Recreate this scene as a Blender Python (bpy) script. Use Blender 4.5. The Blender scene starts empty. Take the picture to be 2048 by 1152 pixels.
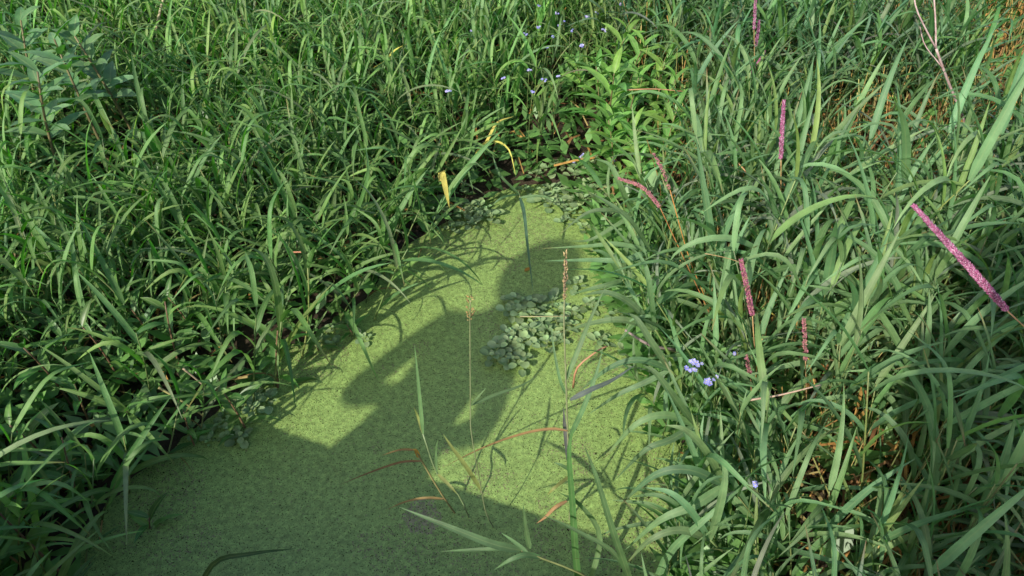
import bpy, math, random
import numpy as np
from mathutils import Vector, Matrix

random.seed(11)
rng = np.random.default_rng(11)
R = math.radians
scene = bpy.context.scene
C = scene.collection

# ------------------------------------------------------------------ camera
CAM_H, PITCH, FPX = 2.1, 42.0, 1593.0
cam_data = bpy.data.cameras.new("camera")
cam = bpy.data.objects.new("camera", cam_data)
C.objects.link(cam)
cam.location = (0, 0, CAM_H)
cam.rotation_euler = (R(90 - PITCH), 0, 0)
cam_data.sensor_width = 36
cam_data.lens = 28.0
cam_data.clip_start = 0.05
cam_data.clip_end = 500
scene.camera = cam

# ------------------------------------------------------------------ sky and sun
SUN_EL = 35.0
AZ = 31.8                                   # shadows run away from the lens and to the right
U = np.array([math.sin(R(AZ)), math.cos(R(AZ))])     # direction the shadows fall
ACR = np.array([U[1], -U[0]])                        # to the right of it
world = bpy.data.worlds.new("World")
scene.world = world
world.use_nodes = True
wn = world.node_tree
sky = wn.nodes.new("ShaderNodeTexSky")
sky.sky_type = 'NISHITA'
sky.sun_disc = False
sky.sun_elevation = R(SUN_EL)
sky.sun_rotation = R(180 + AZ)
sky.air_density = 1.0
sky.dust_density = 2.0
sky.ozone_density = 0.8
wn.links.new(sky.outputs[0], wn.nodes["Background"].inputs[0])
wn.nodes["Background"].inputs[1].default_value = 0.15
sun_data = bpy.data.lights.new("sun", 'SUN')
sun_data.energy = 3.7
sun_data.angle = R(0.55)
sun_data.color = (1.0, 0.94, 0.84)
sun = bpy.data.objects.new("sun", sun_data)
C.objects.link(sun)
sun.rotation_euler = Vector((U[0] * math.cos(R(SUN_EL)), U[1] * math.cos(R(SUN_EL)), -math.sin(R(SUN_EL)))).to_track_quat('-Z', 'Y').to_euler()
sun.location = (-6, -9, 8)
scene.view_settings.view_transform = 'Standard'
scene.view_settings.look = 'None'
scene.view_settings.gamma = 1.0
scene.view_settings.exposure = 0.62
scene.render.engine = 'CYCLES'
scene.cycles.max_bounces = 6
scene.cycles.diffuse_bounces = 3
scene.cycles.debug_use_spatial_splits = True
scene.cycles.glossy_bounces = 2
scene.cycles.transmission_bounces = 3
scene.cycles.transparent_max_bounces = 8

_p = R(PITCH)
_FW = np.array([0, math.cos(_p), -math.sin(_p)])
_UP = np.array([0, math.sin(_p), math.cos(_p)])
_RT = np.array([1.0, 0, 0])
CAMV = np.array([0, 0, CAM_H])


def P(x, y, z=0.0):
    """ground position of a spot in the photograph at height z"""
    d = _FW * FPX + _RT * (x - 1024) + _UP * (576 - y)
    return CAMV + d * ((z - CAM_H) / d[2])


def project(q):
    d = np.asarray(q, float) - CAMV
    f = d @ _FW
    return 1024 + FPX * (d @ _RT) / f, 576 - FPX * (d @ _UP) / f, f


# ------------------------------------------------------------------ materials
def new_mat(name):
    m = bpy.data.materials.new(name)
    m.use_nodes = True
    nt = m.node_tree
    nt.nodes.clear()
    return m, nt, nt.nodes, nt.links


def leaf_mat(name, rough=0.45, spec=0.5, transl=0.35, midrib=0.25, tcol=(0.48, 1.20, 0.06), rnd=0.22, vein=60.0, bump=0.15):
    m, nt, N, L = new_mat(name)
    out = N.new("ShaderNodeOutputMaterial")
    at = N.new("ShaderNodeAttribute"); at.attribute_name = "tint"
    oi = N.new("ShaderNodeObjectInfo")
    tc = N.new("ShaderNodeTexCoord")
    uv = N.new("ShaderNodeUVMap")
    sep = N.new("ShaderNodeSeparateXYZ"); L.new(uv.outputs[0], sep.inputs[0])
    # per object brightness and hue
    mr = N.new("ShaderNodeMapRange"); mr.inputs[3].default_value = 1 - rnd; mr.inputs[4].default_value = 1 + rnd
    L.new(oi.outputs["Random"], mr.inputs[0])
    mh = N.new("ShaderNodeMapRange"); mh.inputs[3].default_value = 0.485; mh.inputs[4].default_value = 0.515
    mm = N.new("ShaderNodeMath"); mm.operation = 'FRACT'
    mk = N.new("ShaderNodeMath"); mk.operation = 'MULTIPLY'; mk.inputs[1].default_value = 7.31
    L.new(oi.outputs["Random"], mk.inputs[0]); L.new(mk.outputs[0], mm.inputs[0]); L.new(mm.outputs[0], mh.inputs[0])
    hsv = N.new("ShaderNodeHueSaturation")
    L.new(at.outputs["Color"], hsv.inputs["Color"]); L.new(mr.outputs[0], hsv.inputs["Value"]); L.new(mh.outputs[0], hsv.inputs["Hue"])
    # blotches
    nz = N.new("ShaderNodeTexNoise"); nz.inputs["Scale"].default_value = 28; nz.inputs["Detail"].default_value = 4
    L.new(tc.outputs["Object"], nz.inputs["Vector"])
    nr = N.new("ShaderNodeMapRange"); nr.inputs[1].default_value = 0.3; nr.inputs[2].default_value = 0.7
    nr.inputs[3].default_value = 0.78; nr.inputs[4].default_value = 1.2
    L.new(nz.outputs[0], nr.inputs[0])
    mul = N.new("ShaderNodeVectorMath"); mul.operation = 'SCALE'
    L.new(hsv.outputs[0], mul.inputs[0]); L.new(nr.outputs[0], mul.inputs["Scale"])
    # pale midrib along u = 0.5 and fine parallel veins
    a1 = N.new("ShaderNodeMath"); a1.operation = 'SUBTRACT'; a1.inputs[1].default_value = 0.5; L.new(sep.outputs[0], a1.inputs[0])
    a2 = N.new("ShaderNodeMath"); a2.operation = 'ABSOLUTE'; L.new(a1.outputs[0], a2.inputs[0])
    a3 = N.new("ShaderNodeMapRange"); a3.inputs[1].default_value = 0.02; a3.inputs[2].default_value = 0.09
    a3.inputs[3].default_value = midrib; a3.inputs[4].default_value = 0.0
    L.new(a2.outputs[0], a3.inputs[0])
    mix = N.new("ShaderNodeMix"); mix.data_type = 'RGBA'
    mix.inputs[7].default_value = (0.32, 0.40, 0.18, 1)
    L.new(a3.outputs[0], mix.inputs[0]); L.new(mul.outputs[0], mix.inputs[6])
    vs = N.new("ShaderNodeMath"); vs.operation = 'MULTIPLY'; vs.inputs[1].default_value = vein; L.new(sep.outputs[0], vs.inputs[0])
    vsin = N.new("ShaderNodeMath"); vsin.operation = 'SINE'; L.new(vs.outputs[0], vsin.inputs[0])
    bp = N.new("ShaderNodeBump"); bp.inputs["Strength"].default_value = bump; bp.inputs["Distance"].default_value = 0.001
    L.new(vsin.outputs[0], bp.inputs["Height"])
    bs = N.new("ShaderNodeBsdfPrincipled")
    bs.inputs["Roughness"].default_value = rough
    bs.inputs["Specular IOR Level"].default_value = spec
    L.new(mix.outputs[2], bs.inputs["Base Color"]); L.new(bp.outputs[0], bs.inputs["Normal"])
    tr = N.new("ShaderNodeBsdfTranslucent")
    tm = N.new("ShaderNodeVectorMath"); tm.operation = 'MULTIPLY'; tm.inputs[1].default_value = tcol
    L.new(mix.outputs[2], tm.inputs[0]); L.new(tm.outputs[0], tr.inputs[0])
    ms = N.new("ShaderNodeMixShader"); ms.inputs[0].default_value = transl
    L.new(bs.outputs[0], ms.inputs[1]); L.new(tr.outputs[0], ms.inputs[2])
    L.new(ms.outputs[0], out.inputs[0])
    return m


def noise_mat(name, c1, c2, scale=8.0, rough=0.9, bump=0.4, dist=0.01, detail=6, c3=None, spec=0.3):
    m, nt, N, L = new_mat(name)
    out = N.new("ShaderNodeOutputMaterial")
    tc = N.new("ShaderNodeTexCoord")
    nz = N.new("ShaderNodeTexNoise"); nz.inputs["Scale"].default_value = scale; nz.inputs["Detail"].default_value = detail
    L.new(tc.outputs["Object"], nz.inputs["Vector"])
    cr = N.new("ShaderNodeValToRGB")
    cr.color_ramp.elements[0].position = 0.32; cr.color_ramp.elements[0].color = (*c1, 1)
    cr.color_ramp.elements[1].position = 0.68; cr.color_ramp.elements[1].color = (*c2, 1)
    if c3:
        e = cr.color_ramp.elements.new(0.5); e.color = (*c3, 1)
    L.new(nz.outputs[0], cr.inputs[0])
    nb = N.new("ShaderNodeTexNoise"); nb.inputs["Scale"].default_value = scale * 5; nb.inputs["Detail"].default_value = 8
    L.new(tc.outputs["Object"], nb.inputs["Vector"])
    bp = N.new("ShaderNodeBump"); bp.inputs["Strength"].default_value = bump; bp.inputs["Distance"].default_value = dist
    L.new(nb.outputs[0], bp.inputs["Height"])
    bs = N.new("ShaderNodeBsdfPrincipled"); bs.inputs["Roughness"].default_value = rough
    bs.inputs["Specular IOR Level"].default_value = spec
    L.new(cr.outputs[0], bs.inputs["Base Color"]); L.new(bp.outputs[0], bs.inputs["Normal"])
    L.new(bs.outputs[0], out.inputs[0])
    return m


def grain_mat(name, rough=0.6, spec=0.4, transl=0.0):
    """colour from the mesh's own tint, a little noise on top"""
    m, nt, N, L = new_mat(name)
    out = N.new("ShaderNodeOutputMaterial")
    at = N.new("ShaderNodeAttribute"); at.attribute_name = "tint"
    tc = N.new("ShaderNodeTexCoord")
    nz = N.new("ShaderNodeTexNoise"); nz.inputs["Scale"].default_value = 60; nz.inputs["Detail"].default_value = 3
    L.new(tc.outputs["Object"], nz.inputs["Vector"])
    nr = N.new("ShaderNodeMapRange"); nr.inputs[1].default_value = 0.3; nr.inputs[2].default_value = 0.7
    nr.inputs[3].default_value = 0.75; nr.inputs[4].default_value = 1.25
    L.new(nz.outputs[0], nr.inputs[0])
    mul = N.new("ShaderNodeVectorMath"); mul.operation = 'SCALE'
    L.new(at.outputs["Color"], mul.inputs[0]); L.new(nr.outputs[0], mul.inputs["Scale"])
    bs = N.new("ShaderNodeBsdfPrincipled"); bs.inputs["Roughness"].default_value = rough
    bs.inputs["Specular IOR Level"].default_value = spec
    L.new(mul.outputs[0], bs.inputs["Base Color"])
    if transl:
        tr = N.new("ShaderNodeBsdfTranslucent"); L.new(mul.outputs[0], tr.inputs[0])
        ms = N.new("ShaderNodeMixShader"); ms.inputs[0].default_value = transl
        L.new(bs.outputs[0], ms.inputs[1]); L.new(tr.outputs[0], ms.inputs[2]); L.new(ms.outputs[0], out.inputs[0])
    else:
        L.new(bs.outputs[0], out.inputs[0])
    return m


M_GRASS = leaf_mat("grass_blade", rough=0.52, spec=0.38, transl=0.40)
M_STEM = leaf_mat("grass_stem", rough=0.5, spec=0.4, transl=0.05, midrib=0.0, bump=0.0)
M_BROAD = leaf_mat("broad_leaf", rough=0.42, spec=0.5, transl=0.35, midrib=0.45, vein=0.0, bump=0.0)
M_CRESS = leaf_mat("round_leaf", rough=0.5, spec=0.35, transl=0.2, midrib=0.2, vein=0.0, bump=0.0)
M_DRY = leaf_mat("dry_leaf", rough=0.75, spec=0.2, transl=0.15, midrib=0.1, tcol=(1.1, 0.9, 0.5))
M_PETAL = grain_mat("petal", rough=0.6, spec=0.3, transl=0.25)
M_SPIKE = grain_mat("seed_spike", rough=0.7, spec=0.35, transl=0.2)
M_TWIG = noise_mat("twig_bark", (0.30, 0.19, 0.18), (0.50, 0.38, 0.36), scale=40, rough=0.8, bump=0.4, dist=0.002)
M_WEED = grain_mat("duckweed", rough=0.5, spec=0.45, transl=0.12)
M_SOIL = noise_mat("wet_soil", (0.014, 0.010, 0.006), (0.06, 0.042, 0.024), scale=7, rough=0.8, bump=0.8, dist=0.02, c3=(0.03, 0.021, 0.011))
M_PLANK = noise_mat("weathered_plank", (0.16, 0.13, 0.10), (0.30, 0.26, 0.21), scale=6, rough=0.85, bump=0.3, dist=0.004)
M_BEAM = noise_mat("dark_timber", (0.08, 0.06, 0.045), (0.16, 0.13, 0.10), scale=6, rough=0.85, bump=0.3, dist=0.004)
M_SKIN = noise_mat("skin", (0.50, 0.30, 0.21), (0.58, 0.36, 0.26), scale=12, rough=0.55, bump=0.05, dist=0.002)
M_JACKET = noise_mat("jacket_cloth", (0.05, 0.06, 0.09), (0.08, 0.09, 0.12), scale=30, rough=0.9, bump=0.3, dist=0.003)
M_SHIRT = noise_mat("shirt_cloth", (0.28, 0.27, 0.24), (0.36, 0.34, 0.30), scale=30, rough=0.9, bump=0.3, dist=0.003)
M_JEANS = noise_mat("trouser_cloth", (0.03, 0.045, 0.09), (0.06, 0.075, 0.13), scale=30, rough=0.9, bump=0.3, dist=0.003)
M_HAIR = noise_mat("hair", (0.02, 0.012, 0.008), (0.06, 0.035, 0.02), scale=30, rough=0.6, bump=0.5, dist=0.004)
M_SHOE = noise_mat("shoe_leather", (0.03, 0.022, 0.018), (0.06, 0.045, 0.035), scale=20, rough=0.6, bump=0.1, dist=0.002)
M_EYE = noise_mat("eye_white", (0.7, 0.68, 0.64), (0.8, 0.78, 0.74), scale=20, rough=0.3, bump=0.0)


def water_mat():
    m, nt, N, L = new_mat("pond_water")
    out = N.new("ShaderNodeOutputMaterial")
    tc = N.new("ShaderNodeTexCoord")
    nz = N.new("ShaderNodeTexNoise"); nz.inputs["Scale"].default_value = 5
    L.new(tc.outputs["Object"], nz.inputs["Vector"])
    cr = N.new("ShaderNodeValToRGB")
    cr.color_ramp.elements[0].color = (0.022, 0.026, 0.009, 1); cr.color_ramp.elements[1].color = (0.05, 0.046, 0.016, 1)
    L.new(nz.outputs[0], cr.inputs[0])
    bs = N.new("ShaderNodeBsdfPrincipled"); bs.inputs["Roughness"].default_value = 0.12; bs.inputs["IOR"].default_value = 1.33
    L.new(cr.outputs[0], bs.inputs["Base Color"])
    bp = N.new("ShaderNodeBump"); bp.inputs["Strength"].default_value = 0.05
    L.new(nz.outputs[0], bp.inputs["Height"]); L.new(bp.outputs[0], bs.inputs["Normal"])
    L.new(bs.outputs[0], out.inputs[0])
    return m


M_WATER = water_mat()


# ------------------------------------------------------------------ mesh helpers
class Geo:
    """vertices, faces of any size, uv and tint per vertex"""
    def __init__(self):
        self.V, self.F, self.UV, self.T, self.n = [], [], [], [], 0

    def add(self, V, F, UV=None, T=(1, 1, 1)):
        V = np.asarray(V, float)
        if UV is None:
            UV = np.full((len(V), 2), 0.0)
        T = np.asarray(T, float)
        if T.ndim == 1:
            T = np.tile(T, (len(V), 1))
        for f in (F if isinstance(F, list) else [F]):
            self.F.append(np.asarray(f, np.int64) + self.n)
        self.V.append(V); self.UV.append(UV); self.T.append(T)
        self.n += len(V)
        return self

    def addgeo(self, g, M=None, tmul=None):
        V, F, UV, T = g.arrays()
        if M is not None:
            M = np.asarray(M)
            V = V @ M[:3, :3].T + M[:3, 3]
        if tmul is not None:
            T = T * tmul
        return self.add(V, F, UV, T)

    def arrays(self):
        if len(self.V) > 1 or any(a.dtype != np.int64 for a in self.F):
            byk = {}
            for f in self.F:
                byk.setdefault(f.shape[1], []).append(f)
            self.F = [np.concatenate(v) for v in byk.values()]
            self.V = [np.concatenate(self.V)]; self.UV = [np.concatenate(self.UV)]; self.T = [np.concatenate(self.T)]
        return self.V[0], self.F, self.UV[0], self.T[0]

    def mesh(self, name, mat, smooth=True):
        V, F, UV, T = self.arrays()
        me = bpy.data.meshes.new(name)
        me.vertices.add(len(V)); me.vertices.foreach_set("co", V.astype(np.float32).ravel())
        li = np.concatenate([f.ravel() for f in F])
        tot = np.concatenate([np.full(len(f), f.shape[1]) for f in F])
        st = np.concatenate([[0], np.cumsum(tot)[:-1]])
        me.loops.add(len(li)); me.loops.foreach_set("vertex_index", li.astype(np.int32))
        me.polygons.add(len(tot)); me.polygons.foreach_set("loop_start", st.astype(np.int32))
        me.polygons.foreach_set("use_smooth", np.full(len(tot), smooth))
        me.update(calc_edges=True)
        uvl = me.uv_layers.new(name="UVMap"); uvl.data.foreach_set("uv", UV[li].astype(np.float32).ravel())
        at = me.attributes.new("tint", 'FLOAT_COLOR', 'POINT')
        at.data.foreach_set("color", np.concatenate([T, np.ones((len(T), 1))], 1).astype(np.float32).ravel())
        me.materials.append(mat)
        return me

    def obj(self, name, mat, parent=None, smooth=True):
        o = bpy.data.objects.new(name, self.mesh(name, mat, smooth))
        C.objects.link(o)
        if parent:
            o.parent = parent
        return o


def tag(o, label=None, cat=None, group=None, kind=None):
    if label: o["label"] = label
    if cat: o["category"] = cat
    if group: o["group"] = group
    if kind: o["kind"] = kind
    return o


def empty(name, loc=(0, 0, 0), rz=0.0):
    o = bpy.data.objects.new(name, None)
    o.empty_display_size = 0.05
    C.objects.link(o)
    o.location = loc; o.rotation_euler = (0, 0, rz)
    return o


def unit(v):
    v = np.asarray(v, float)
    return v / (np.linalg.norm(v, axis=-1, keepdims=True) + 1e-12)


def spline(pts, n):
    pts = np.asarray(pts, float)
    if len(pts) == 2:
        t = np.linspace(0, 1, n)[:, None]
        return pts[0] * (1 - t) + pts[1] * t
    q = np.vstack([2 * pts[0] - pts[1], pts, 2 * pts[-1] - pts[-2]])
    out = []
    for t in np.linspace(0, len(pts) - 1 - 1e-9, n):
        i = int(t); f = t - i
        a, b, c, d = q[i], q[i + 1], q[i + 2], q[i + 3]
        out.append(0.5 * (2 * b + (c - a) * f + (2 * a - 5 * b + 4 * c - d) * f * f + (3 * b - a - 3 * c + d) * f ** 3))
    return np.array(out)


def quads(n, k, wrap=False):
    F = []
    for i in range(n - 1):
        for j in range(k if wrap else k - 1):
            j2 = (j + 1) % k
            F.append((i * k + j, i * k + j2, (i + 1) * k + j2, (i + 1) * k + j))
    return np.array(F)


def ribbon(path, width, side, fold=0.15, tint=(1, 1, 1), wave=0.0):
    """leaf: a centre line with a V section, 3 vertices across"""
    n = len(path)
    tan = unit(np.gradient(path, axis=0))
    side = unit(side - (side * tan).sum(1, keepdims=True) * tan)
    nor = np.cross(tan, side)
    w = np.asarray(width)[:, None] * 0.5
    s = np.linspace(0, 1, n)[:, None]
    wl = wave * np.sin(s * 17 + 1.3) * w
    wr = wave * np.sin(s * 14 + 4.0) * w
    V = np.empty((n, 3, 3))
    V[:, 0] = path - side * w + nor * (w * fold + wl)
    V[:, 1] = path - nor * (w * fold)
    V[:, 2] = path + side * w + nor * (w * fold + wr)
    uv = np.empty((n, 3, 2)); uv[:, :, 0] = [0, 0.5, 1]; uv[:, :, 1] = s
    T = np.asarray(tint, float)
    if T.ndim == 1:
        T = np.tile(T, (n, 1))
    T = np.repeat(T[:, None], 3, 1)
    return Geo().add(V.reshape(-1, 3), quads(n, 3), uv.reshape(-1, 2), T.reshape(-1, 3))


def tube(path, rad, k=5, tint=(1, 1, 1)):
    path = np.asarray(path, float); n = len(path)
    rad = np.broadcast_to(np.asarray(rad, float), (n,))
    tan = unit(np.gradient(path, axis=0))
    ref = np.array([0.31, 0.87, 0.12]) if abs(tan[0] @ np.array([0.31, 0.87, 0.12])) < 0.9 else np.array([1.0, 0, 0])
    a = unit(np.cross(tan, ref)); b = np.cross(tan, a)
    ang = np.linspace(0, 2 * math.pi, k, endpoint=False)
    V = path[:, None] + rad[:, None, None] * (np.cos(ang)[None, :, None] * a[:, None] + np.sin(ang)[None, :, None] * b[:, None])
    T = np.asarray(tint, float)
    if T.ndim == 1:
        T = np.tile(T, (n, 1))
    T = np.repeat(T[:, None], k, 1).reshape(-1, 3)
    F = [quads(n, k, True), np.array([list(range(k))[::-1], [(n - 1) * k + j for j in range(k)]])]
    return Geo().add(V.reshape(-1, 3), F, None, T)


def blade_profile(n, W):
    s = np.linspace(0, 1, n)
    return np.maximum(W * np.minimum(1, 0.42 + s / 0.22) * (1 - s ** 2.4) ** 0.9, 0.0006)


def lance_profile(n, W):
    s = np.linspace(0, 1, n)
    return np.maximum(W * (np.sin(np.pi * np.minimum(1, s ** 0.72)) ** 0.85), 0.0012)


def oval_profile(n, W):
    s = np.linspace(0, 1, n)
    return np.maximum(W * np.sqrt(np.maximum(0, 1 - (2 * s - 1) ** 2)), 0.0012)


def arc_leaf(L, W, th0, th1, n=9, power=1.3, kink=None, twist=0.0, fold=0.15, tint=(1, 1, 1), prof=blade_profile, tip=None, wave=0.05, sway=0.0):
    """leaf in local space: starts at the origin, leans to +X, up is +Z; angles from the vertical"""
    s = np.linspace(0, 1, n)
    th = R(th0) + (R(th1) - R(th0)) * s ** power
    if kink:
        th = th + R(kink[1]) / (1 + np.exp(-(s - kink[0]) * 30))
    d = np.stack([np.sin(th), sway * s, np.cos(th)], 1)
    d = unit(d)
    path = np.vstack([[0, 0, 0], np.cumsum((d[1:] + d[:-1]) * 0.5 * L / (n - 1), 0)])
    tw = twist * s
    nor = np.stack([-np.cos(th), np.zeros(n), np.sin(th)], 1)
    side = np.cos(tw)[:, None] * np.array([0, 1.0, 0]) + np.sin(tw)[:, None] * nor
    T = np.tile(np.asarray(tint, float), (n, 1))
    if tip is not None:
        k = np.clip((s - tip[0]) / (1 - tip[0]), 0, 1)[:, None]
        T = T * (1 - k) + np.asarray(tip[1]) * k
    return ribbon(path, prof(n, W), side, fold, T, wave)


def mat4(loc=(0, 0, 0), rz=0.0, tilt=0.0, tdir=0.0, sc=1.0):
    m = Matrix.Translation(loc) @ Matrix.Rotation(tdir, 4, 'Z') @ Matrix.Rotation(tilt, 4, 'Y') @ Matrix.Rotation(-tdir, 4, 'Z') @ Matrix.Rotation(rz, 4, 'Z') @ Matrix.Scale(sc, 4)
    return m


# ------------------------------------------------------------------ where water ends and bank begins
SHORE = [(1000, 385), (905, 440), (800, 500), (735, 600), (640, 668), (540, 715), (470, 800), (380, 870), (270, 960), (180, 1060), (120, 1180)]
SHORE_R = [(1300, 1300), (1365, 1152), (1395, 1020), (1370, 900), (1310, 790), (1270, 690), (1230, 600), (1205, 510), (1175, 440), (1140, 385), (1080, 368)]
shore = [P(*q)[:2] for q in SHORE] + [np.array([-1.25, 0.75]), np.array([-1.2, -3.0]), np.array([0.35, -3.0]), np.array([0.42, 0.6])] + [P(*q)[:2] for q in SHORE_R]
shore = np.array(shore)


def shore_dist(xy):
    """distance to the waterline: negative over water"""
    xy = np.atleast_2d(xy)
    a = shore; b = np.roll(shore, -1, 0)
    best = np.full(len(xy), 1e9); inside = np.zeros(len(xy), bool)
    for p, q in zip(a, b):
        d = q - p
        t = np.clip(((xy - p) @ d) / (d @ d), 0, 1)
        best = np.minimum(best, np.linalg.norm(xy - p - t[:, None] * d, axis=1))
        cond = ((p[1] > xy[:, 1]) != (q[1] > xy[:, 1]))
        xi = (q[0] - p[0]) * (xy[:, 1] - p[1]) / (q[1] - p[1] + 1e-12) + p[0]
        inside ^= cond & (xy[:, 0] < xi)
    return np.where(inside, -best, best)


def lumps(xy):
    x, y = xy[:, 0], xy[:, 1]
    return (np.sin(x * 7.1 + 1.3 * np.sin(y * 4.2)) * np.sin(y * 6.3 + 1.1 * np.sin(x * 5.0)) * 0.6 + np.sin(x * 17 + y * 3) * np.sin(y * 19 - x * 5) * 0.3)


def ground_z(xy):
    xy = np.atleast_2d(xy)
    d = shore_dist(xy)
    z = np.where(d < 0, np.maximum(-0.35, d * 0.9), 0.02 + 0.17 * (1 - np.exp(-np.maximum(d, 0) / 0.55)))
    z = z + lumps(xy) * 0.022 * np.clip(d * 4 + 0.3, 0, 1)
    return z - 0.012


# ground sheet
gx = np.concatenate([-np.geomspace(80, 4.2, 14), np.arange(-4.0, 4.01, 0.05), np.geomspace(4.2, 80, 14)])
gy = np.concatenate([-np.geomspace(80, 1.6, 14), np.arange(-1.5, 6.6, 0.05), np.geomspace(6.8, 80, 14)])
XX, YY = np.meshgrid(gx, gy)
gxy = np.stack([XX.ravel(), YY.ravel()], 1)
g = Geo().add(np.column_stack([gxy, ground_z(gxy)]), quads(len(gy), len(gx)))
tag(g.obj("ground", M_SOIL), kind="structure")
# water
g = Geo().add([(-1.9, -3.2, 0), (1.2, -3.2, 0), (1.2, 3.6, 0), (-1.9, 3.6, 0)], np.array([[0, 1, 2, 3]]))
tag(g.obj("water", M_WATER), kind="structure")


# ------------------------------------------------------------------ duckweed: tiny fronds packed on the water
def value_noise(xy, sc, seed):
    r = np.random.default_rng(seed).random((64, 64))
    q = xy * sc
    i = np.floor(q).astype(int); f = q - i
    f = f * f * (3 - 2 * f)
    a = r[i[:, 0] % 64, i[:, 1] % 64]; b = r[(i[:, 0] + 1) % 64, i[:, 1] % 64]
    c = r[i[:, 0] % 64, (i[:, 1] + 1) % 64]; d = r[(i[:, 0] + 1) % 64, (i[:, 1] + 1) % 64]
    return (a * (1 - f[:, 0]) + b * f[:, 0]) * (1 - f[:, 1]) + (c * (1 - f[:, 0]) + d * f[:, 0]) * f[:, 1]


def make_duckweed():
    sp = 0.0039
    xs = np.arange(-1.55, 0.75, sp); ys = np.arange(0.75, 3.15, sp * 0.866)
    X, Y = np.meshgrid(xs, ys)
    X = X + (np.arange(len(ys)) % 2)[:, None] * sp * 0.5
    xy = np.stack([X.ravel(), Y.ravel()], 1)
    xy += rng.normal(0, sp * 0.22, xy.shape)
    d = shore_dist(xy)
    n1 = value_noise(xy + 7, 9.0, 1); n2 = value_noise(xy + 3, 38.0, 2); n3 = value_noise(xy + 11, 3.0, 3); n4 = value_noise(xy + 5, 110.0, 4)
    # open specks towards the right bank and below the rim of the left bank
    right = np.clip((xy[:, 0] - (0.02 + 0.08 * (xy[:, 1] - 1.2))) / 0.5, 0, 1) * np.clip((2.6 - xy[:, 1]) / 0.8, 0.0, 1)
    open_ = 0.0005 + 0.26 * right * (n2 * 0.6 + n4 * 0.6 > 0.74) * np.clip(n1 * 1.7, 0, 1) + 0.5 * np.clip((d + 0.01) / 0.08, 0, 1) * (n2 > 0.5)
    left = np.clip((-0.75 - xy[:, 0]) / 0.4, 0, 1) * np.clip((1.75 - xy[:, 1]) / 0.3, 0, 1)
    open_ += left * 0.05 * (n2 * 0.5 + n1 * 0.6 > 0.5)
    keep = (rng.random(len(xy)) > open_) & (d < 0.06)
    xy, n1, n2, n3, d = xy[keep], n1[keep], n2[keep], n3[keep], d[keep]
    n = len(xy)
    k = 6
    ang = np.linspace(0, 2 * math.pi, k, endpoint=False)[None] + rng.random((n, 1)) * 6.28
    r = rng.uniform(0.0025, 0.0036, (n, 1))
    el = rng.uniform(0.72, 1.0, (n, 1)); rot = rng.random((n, 1)) * 6.28
    lx = np.cos(ang) * r; ly = np.sin(ang) * r * el
    vx = lx * np.cos(rot) - ly * np.sin(rot); vy = lx * np.sin(rot) + ly * np.cos(rot)
    tx = rng.normal(0, 0.05, (n, 1)); ty = rng.normal(0, 0.05, (n, 1))
    z0 = rng.uniform(0.0015, 0.0036, (n, 1))
    V = np.stack([xy[:, :1] + vx, xy[:, 1:] + vy, z0 + vx * tx + vy * ty], 2)
    base = np.array([0.252, 0.374, 0.104])
    v = rng.normal(1.0, 0.10, (n, 1)) * (0.94 + 0.12 * n2[:, None])
    T = base * np.clip(v, 0.5, 1.6)
    yel = np.clip(rng.normal(0.0, 0.5, (n, 1)), 0, 1)
    T = T * (1 - yel * 0.5) + np.array([0.325, 0.405, 0.115]) * yel * 0.5
    # browned, dying fronds in patches
    br = ((n1 * 0.55 + n3 * 0.6) > 0.66).astype(float) * (rng.random(n) < 0.13) + (rng.random(n) < 0.006)
    br = np.clip(br, 0, 1)[:, None]
    T = T * (1 - br) + np.array([0.22, 0.215, 0.10]) * br
    # one reddish raft near the reed foot
    c = P(842, 1036)[:2]
    raft = (np.linalg.norm((xy - c) * [1, 0.8], axis=1) < 0.035 + 0.03 * n2) & (rng.random(n) < 0.6)
    T[raft] = np.array([0.27, 0.25, 0.14])
    T = np.repeat(T[:, None], k, 1).reshape(-1, 3)
    F = np.arange(n * k).reshape(n, k)
    g = Geo().add(V.reshape(-1, 3), F, None, T)
    tag(g.obj("duckweed", M_WEED, smooth=False), "carpet of tiny pale green duckweed covering the pond", "duckweed", kind="stuff")


make_duckweed()


# ------------------------------------------------------------------ reed grass
def tintvar(base, dv=0.18, dh=0.12):
    b = np.array(base) * random.uniform(1 - dv, 1 + dv)
    b = b * np.array([random.uniform(1 - dh, 1 + dh * 1.6), 1.0, random.uniform(1 - dh, 1 + dh * 2)])
    return b


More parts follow.
